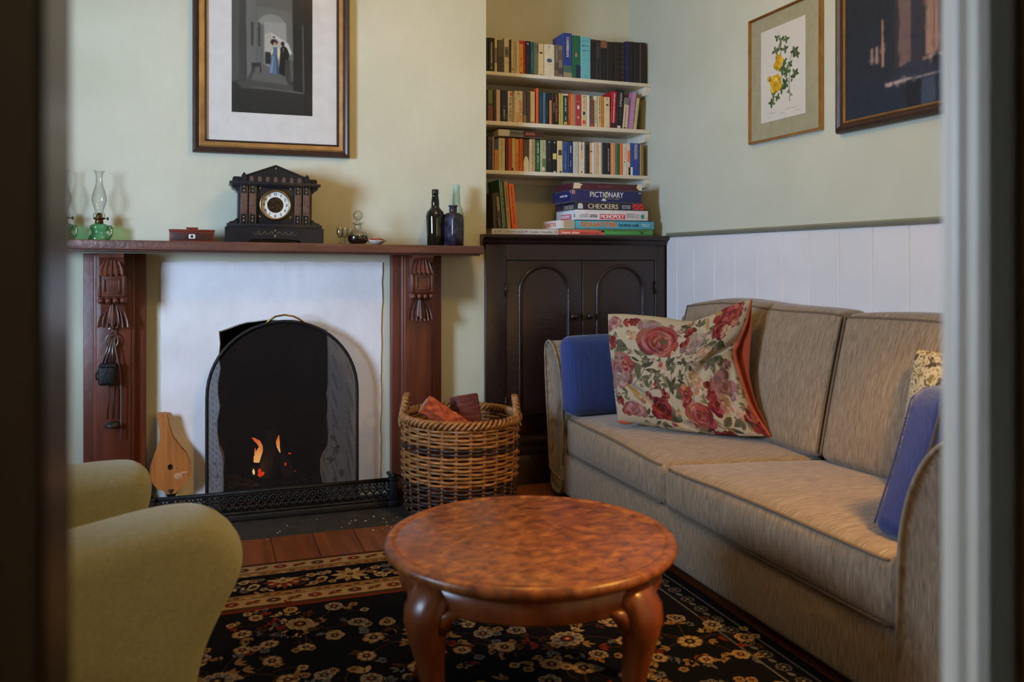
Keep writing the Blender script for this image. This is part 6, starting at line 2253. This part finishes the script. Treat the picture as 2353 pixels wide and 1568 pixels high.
def leaf2(x, y, L, w, a, mi, lift=1):
    ca, sa = math.cos(a), math.sin(a)
    pts = []
    for sgn, rng in ((1, range(0, 6)), (-1, range(5, -1, -1))):
        for i in rng:
            t = i / 5
            o = sgn * w * math.sin(PI * t) ** .8
            pts.append((x + ca * L * t - sa * o, y + sa * L * t + ca * o))
    flat(pts[:-1], mi, lift)


def stem(p0, p1, bend, w, mi, lift=0):
    (xa, ya), (xb, yb) = p0, p1
    nx, ny = -(yb - ya), xb - xa
    P = []
    for i in range(9):
        t = i / 8
        k = bend * 4 * t * (1 - t)
        P.append((xa + (xb - xa) * t + nx * k, ya + (yb - ya) * t + ny * k))
    for i in range(8):
        (ax, ay), (bx_, by_) = P[i], P[i + 1]
        L = math.hypot(bx_ - ax, by_ - ay) or 1
        ox, oy = -(by_ - ay) / L * w, (bx_ - ax) / L * w
        flat([(ax - ox, ay - oy), (bx_ - ox, by_ - oy), (bx_ + ox, by_ + oy), (ax + ox, ay + oy)], mi, lift)


def spray(cx, cy, rot, s, v):
    """one of the field's flower sprays: branches carrying blossoms, buds and leaves"""
    ca, sa = math.cos(rot), math.sin(rot)

    def G(x, y):
        return (cx + s * (x * ca - y * sa), cy + s * (x * sa + y * ca))
    cols = [C_TAN, C_BEIGE, C_SLATE, C_CREAM]
    for (x, y, b) in ((.19, .02, .2), (-.18, .05, -.2), (.10, .12, -.2), (-.09, .13, .2), (.13, -.10, .15), (-.12, -.10, -.15), (0, .17, .05)):
        stem(G(0, 0), G(x, y), b, .0016, C_BROWN)
    bl = [(0, 0, .052, 8), (.19, .02, .036, 6), (-.19, .05, .038, 7), (.11, .125, .036, 6), (-.10, .13, .034, 5), (.14, -.10, .032, 6), (-.13, -.11, .035, 6), (0, .185, .032, 5), (.02, -.13, .03, 6)]
    for i, (x, y, r, p) in enumerate(bl):
        X_, Y_ = G(x, y)
        bloom(X_, Y_, r * s * gr.uniform(.85, 1.1), p, cols[(i + v) % 4], C_RUST if (i + v) % 3 == 0 else C_BROWN, gr.uniform(0, 3), .9, 3, C_TAN if (i + v) % 2 else C_BEIGE)
    for i in range(40):
        a = gr.uniform(0, 2 * PI)
        r0 = gr.uniform(.04, .235)
        X_, Y_ = G(r0 * math.cos(a), r0 * math.sin(a) * .85)
        an_ = a + rot + gr.uniform(-.9, .9)
        lc_ = gr.choice((C_TAN, C_SLATE, C_BEIGE, C_BROWN, C_RUST, C_TAN))
        for da in (0, .7, -.7):
            leaf2(X_, Y_, s * gr.uniform(.022, .044), s * gr.uniform(.005, .009), an_ + da, lc_, 1)
    for i in range(9):
        a = gr.uniform(0, 2 * PI)
        X_, Y_ = G(.235 * math.cos(a), .2 * math.sin(a))
        stem(G(.15 * math.cos(a), .13 * math.sin(a)), (X_, Y_), .15, .0016, C_BROWN)
        bloom(X_, Y_, .017 * s, 4, gr.choice((C_SLATE, C_BEIGE, C_TAN)), C_BROWN, a, 1, 2)


# back border, from its outer edge inwards
def stripe(y0, y1, mi, lift=0):
    flat([(RX0, y0), (RX1, y0), (RX1, y1), (RX0, y1)], mi, lift)


stripe(3.315, 3.335, C_BROWN)
stripe(3.245, 3.313, C_BEIGE)
stripe(3.247, 3.2495, C_BROWN, 1)
stripe(3.208, 3.243, C_TAN)
stripe(3.000, 3.035, C_TAN)
stripe(2.930, 2.998, C_BEIGE)
stripe(2.996, 2.9985, C_BROWN, 1)
stripe(2.908, 2.928, C_BROWN)
stripe(2.893, 2.906, C_RUST)
for (yc, off) in ((3.280, 0), (2.964, .09)):
    x = RX0 + .05 + off
    k = 0
    while x < RX1 - .03:
        if k % 2 == 0:
            bloom(x, yc, .026, 8, C_RUST if (k // 2) % 2 else C_BROWN, C_CREAM, 0, .8, 2)
        else:
            for sx in (-1, 1):
                leaf2(x, yc, .030, .009, (0 if sx > 0 else PI) + .5, C_BROWN, 2)
                leaf2(x, yc, .028, .008, (0 if sx > 0 else PI) - .6, C_TAN, 2)
            bloom(x, yc, .012, 4, C_RUST, C_CREAM, .4, 1, 3)
        x += .068
        k += 1
for yc in (3.2255, 3.0175):
    x = RX0 + .02
    k = 0
    while x < RX1 - .02:
        if k % 3 == 0:
            bloom(x, yc, .011, 5, C_BROWN, C_CREAM, .3, .8, 2)
        else:
            leaf2(x - .012, yc - .006, .03, .006, .35 * (-1) ** k, gr.choice((C_BROWN, C_CREAM, C_RUST)), 2)
        x += .034
        k += 1
x = RX0 + .06
k = 0
while x < RX1:
    if k % 2 == 0:
        # large lotus palmette
        for q in range(11):
            a = PI * (q - 5) / 10 * 1.25 + PI / 2 + PI
            leaf2(x, 3.125, .075 if q % 2 else .062, .011, a, C_RUST if q % 2 else C_BEIGE, 2 + q % 2)
        for q in range(5):
            leaf2(x, 3.12, .045, .012, PI / 2 + (q - 2) * .55, C_CREAM if q % 2 == 0 else C_TAN, 4)
        bloom(x, 3.13, .022, 5, C_CREAM, C_TAN, .3, 1, 5)
    else:
        for q in range(9):
            leaf2(x, 3.115, .07, .013, 2 * PI * q / 9 + .2, (C_TAN, C_CREAM, C_BEIGE)[q % 3], 2)
        bloom(x, 3.115, .028, 6, C_BEIGE, C_BROWN, 0, 1, 5)
    for (dx, dy, r) in ((.10, .035, .020), (.135, -.01, .022), (.10, -.045, .018), (.075, .0, .016), (-.10, .04, .018), (-.11, -.03, .02), (.16, .045, .016), (.165, -.05, .015)):
        bloom(x + dx, 3.118 + dy, r, 5, gr.choice((C_TAN, C_BEIGE, C_SLATE, C_CREAM)), gr.choice((C_RUST, C_BROWN)), gr.uniform(0, 3), .9, 3)
    stem((x + .03, 3.10), (x + .15, 3.14), .3, .002, C_TAN)
    stem((x - .03, 3.14), (x - .15, 3.09), .3, .002, C_BROWN)
    for q in range(8):
        leaf2(x + gr.uniform(-.15, .17), 3.118 + gr.uniform(-.06, .06), .032, .007, gr.uniform(0, 6), gr.choice((C_TAN, C_CREAM, C_BEIGE, C_BROWN)), 1)
    x += .235
    k += 1
# narrow dark side border beside the sofa
flat([(1.478, RY0), (1.484, RY0), (1.484, 2.89), (1.478, 2.89)], C_SLATE)
flat([(1.560, RY0), (1.566, RY0), (1.566, 2.89), (1.560, 2.89)], C_SLATE)
y = RY0 + .05
while y < 2.87:
    bloom(1.522, y, .024, 6, C_DK, C_SLATE, 0, 1, 1, C_SLATE)
    leaf2(1.522, y + .03, .03, .008, PI / 2 + .4, C_SLATE, 1)
    y += .085
# the flower field
k = 0
for (cx, cy, rt, s) in ((.27, 2.74, PI, .92), (.62, 2.50, .5, 1.0), (.02, 2.44, -.4, 1.0), (.30, 2.18, 0, 1.08), (.80, 2.72, PI - .2, .9), (1.24, 2.66, PI + .3, .92), (1.02, 2.36, .2, 1.0), (1.36, 2.22, -.3, .9),
                        (.62, 2.02, .3, 1.0), (.05, 1.92, .3, 1.0), (.95, 1.98, -.2, 1.08), (1.26, 1.78, .4, 1.0), (.70, 1.64, 0, 1.0), (.34, 1.66, .2, 1.0), (1.0, 1.5, .1, 1.0), (1.32, 1.36, -.2, 1.0), (.0, 1.5, 0, 1.0), (-.32, 2.7, .3, 1.0), (-.35, 2.2, .1, 1.0), (-.35, 1.7, .5, 1.0), (.6, 1.2, .3, 1.0), (.2, 1.15, .1, 1.0), (1.1, 1.05, .4, 1.0)):
    spray(cx, cy, rt, s, k)
    k += 1
rg = rug.build('rug', RM)
tag(rg, 'dark navy oriental rug with flower sprays and a beige border on the floorboards', 'rug')

# ------------------------------------------------------------------ log basket
BC, BR = (1.078, 3.735), 0.258
bk = thing('log_basket', 'big round wicker log basket with two handles, banded light and dark, by the cupboard', 'basket', (BC[0], BC[1], 0.003), (0, R(.8), R(-20)))
M_CANE = nmat('honey_willow', [(.25, (112, 72, 34)), (.55, (156, 108, 58)), (.8, (184, 140, 86))], stretch=(6, 6, 20), scale=4, rough=.45, bump=.1, bscale=60)
M_CANED = nmat('dark_willow', [(.25, (34, 23, 18)), (.55, (54, 38, 30)), (.8, (76, 56, 45))], stretch=(6, 6, 20), scale=4, rough=.45, bump=.1, bscale=60)


def br(z):
    t = z / .43
    return BR * (.93 + .075 * math.sin(min(t, 1) * PI * .62)) if t < 1.2 else BR


NS = 26
m = MB()
rows = 25
for r_ in range(rows):
    z = .014 + .40 * r_ / (rows - 1)
    rr_ = br(z)
    pts = []
    ph = PI * (r_ % 2)
    for k in range(156):
        a = 2 * PI * k / 156
        o = .0075 * math.cos(NS / 2 * a + ph)
        pts.append(((rr_ + o) * math.cos(a), (rr_ + o) * math.sin(a), z + .0015 * math.sin(3 * a + r_)))
    top = rows - 1 - r_
    dark = top in (5, 6) or top >= 15
    m.tube(pts, .0068, 6, True, 1 if dark else 0)
wv = m.build('weave', [M_CANE, M_CANED], bk)
m = MB()
for k in range(NS):
    a = 2 * PI * (k + .5) / NS
    for da in (-.011, .011):
        m.tube([(br(z) * math.cos(a + da), br(z) * math.sin(a + da), z) for z in [.005 + .43 * q / 12 for q in range(13)]], .0042, 6)
m.build('stakes', M_CANE, bk)
m = MB()
for ph in range(3):
    for zz, rad in ((.441, .0135),):
        pts = []
        for k in range(240):
            a = 2 * PI * k / 240
            t = a * 22 + ph * 2 * PI / 3
            R_ = br(zz) + .004
            pts.append(((R_ + rad * math.cos(t)) * math.cos(a), (R_ + rad * math.cos(t)) * math.sin(a), zz + rad * math.sin(t)))
        m.tube(pts, .0082 if zz > .1 else .006, 6, True)
m.build('braided_rim', M_CANE, bk)
for sx in (-1, 1):
    m = MB()
    for ph in range(3):
        pts = []
        for k in range(90):
            t = k / 89
            a = PI * t
            y = .062 * math.cos(a)
            z = .405 + .128 * math.sin(a) ** .8
            x = sx * (BR + .006 - .018 * math.sin(a))
            tw = t * 34 + ph * 2 * PI / 3
            pts.append((x + .009 * math.cos(tw), y + .009 * math.sin(tw) * math.sin(a), z + .009 * math.sin(tw) * abs(math.cos(a))))
        m.tube(pts, .0078, 6)
    m.build('handle', M_CANE, bk)
m = MB()
m.lathe([(0, .02), (br(.02) - .012, .02), (br(.02) - .014, .012), (0, .012)], n=40)
m.build('base', M_CANED, bk)
M_BARK = nmat('red_bark', [(.25, (104, 40, 18)), (.5, (172, 76, 36)), (.75, (204, 112, 62))], stretch=(2, 2, 14), scale=5, detail=7, rough=.9, bump=.7, bscale=30)
M_REDW = nmat('red_gum_wood', [(.25, (72, 30, 28)), (.55, (104, 50, 44)), (.8, (134, 78, 68))], stretch=(3, 14, 3), scale=6, detail=6, rough=.85, bump=.6, bscale=40)
M_SPLIT = nmat('pale_split_wood', [(.3, (130, 96, 66)), (.6, (168, 132, 98)), (.85, (206, 190, 172))], stretch=(2, 14, 2), scale=6, detail=6, rough=.9, bump=.5, bscale=50)
FG = 'logs in the wicker basket'
m = MB()
split_log(m, (-.01, 0.0, .012), (.22, -.05, -.15), .045, 31, .7, 18, 12, 0, 1)
o = tag(m.build('firewood_log', [M_BARK, M_SPLIT]), 'split log with stringy orange bark sticking up at the left handle of the basket', 'log', FG)
o.location = (.912, 3.69, .503)
m = MB()
m.box(-.053, .053, -.12, .12, -.045, .045, .008)
m.v = [(x + .004 * math.sin(40 * z + 9 * y), y, z + .003 * math.sin(30 * x + 14 * y)) for x, y, z in m.v]
o = tag(m.build('firewood_log', M_REDW), 'squared dark red block of wood near the middle of the basket', 'log', FG)
o.location = (1.115, 3.73, .415)
o.rotation_euler = (R(76), R(-3), R(10))
for (loc, rot, lab) in (((1.05, 3.72, .10), (R(3), R(2), .4), 'reddish log lying underneath the others in the basket'), ((1.12, 3.76, .225), (R(-3), R(3), -.7), 'rough log under the squared red block')):
    m = split_log(MB(), (-.16, 0, 0), (.16, 0, 0), .06, int(loc[0] * 1000), .7)
    o = tag(m.build('firewood_log', M_REDW), lab, 'log', FG)
    o.location = loc
    o.rotation_euler = rot

# ------------------------------------------------------------------ armchair
M_CHAIR = nmat('pale_green_cotton', [(.3, (118, 121, 99)), (.7, (128, 131, 109))], scale=90, detail=4, rough=.95, bump=.12, bscale=200, spec=.1, sheen=.2)
ach = thing('armchair', 'pale green loose-covered armchair with rounded arms, facing across the room', 'armchair', (-.085, 2.175, 0.008), (0, 0, R(16)))
# local x: the way the chair faces; local y: away from the camera
ARM = [(.02, .0), (.035, .12), (.055, .22), (.10, .31), (.145, .39), (.155, .44), (.137, .50), (.095, .540), (.02, .555), (-.10, .548), (-.30, .520), (-.62, .50), (-.70, .45), (-.70, .0)]


def arm_block(y0, y1, pts, nm):
    pl = smooth_poly(pts, 2)
    n = len(pl)
    cx = sum(p[0] for p in pl) / n
    cz = sum(p[1] for p in pl) / n
    w = y1 - y0
    rings = []
    for t in (0, .04, .12, .25, .4, .5, .6, .75, .88, .96, 1):
        e = 2 * t - 1
        inset = .075 * (1 - (1 - abs(e) ** 3.2) ** (1 / 2.2))
        rings.append((y0 + w * t, inset))
    vs, fs = [], []
    for y, ins in rings:
        for x, z in pl:
            dx, dz = x - cx, z - cz
            L = math.hypot(dx, dz)
            k = max(0, 1 - ins / L)
            vs.append((cx + dx * k, y, max(0, cz + dz * k) if z > .02 else 0))
    for j in range(len(rings) - 1):
        for i in range(n):
            i2 = (i + 1) % n
            fs.append((j * n + i, j * n + i2, (j + 1) * n + i2, (j + 1) * n + i))
    fs.append(tuple(range(n)))
    fs.append(tuple((len(rings) - 1) * n + i for i in range(n)))
    mb = MB()
    mb.add(vs, fs, 0, True)
    return mb.build(nm, M_CHAIR, ach)


arm_block(-.13, .11, ARM, 'armrest')
arm_block(.55, .79, [(.02, .0), (.03, .15), (.06, .3), (.09, .40), (.10, .47), (.085, .515), (.04, .530), (-.1, .535), (-.35, .535), (-.62, .535), (-.70, .45), (-.70, .0)], 'armrest')
m = MB()
m.soft(.34, .215, .08, .05, (.02, 0, .02), 14, lambda x, y, z: (x - .30, y + .33, z + .30))
m.build('seat_cushion', M_CHAIR, ach)
m = MB()
m.soft(.33, .22, .105, .03, (0, 0, 0), 8, lambda x, y, z: (x - .32, y + .33, z + .11))
m.build('seat_base', M_CHAIR, ach)
m = MB()
m.soft(.10, .44, .42, .08, (.03, 0, .01), 14, lambda x, y, z: (x - .74 - .15 * (z + .42), y + .33, z + .43))
m.build('backrest', M_CHAIR, ach)
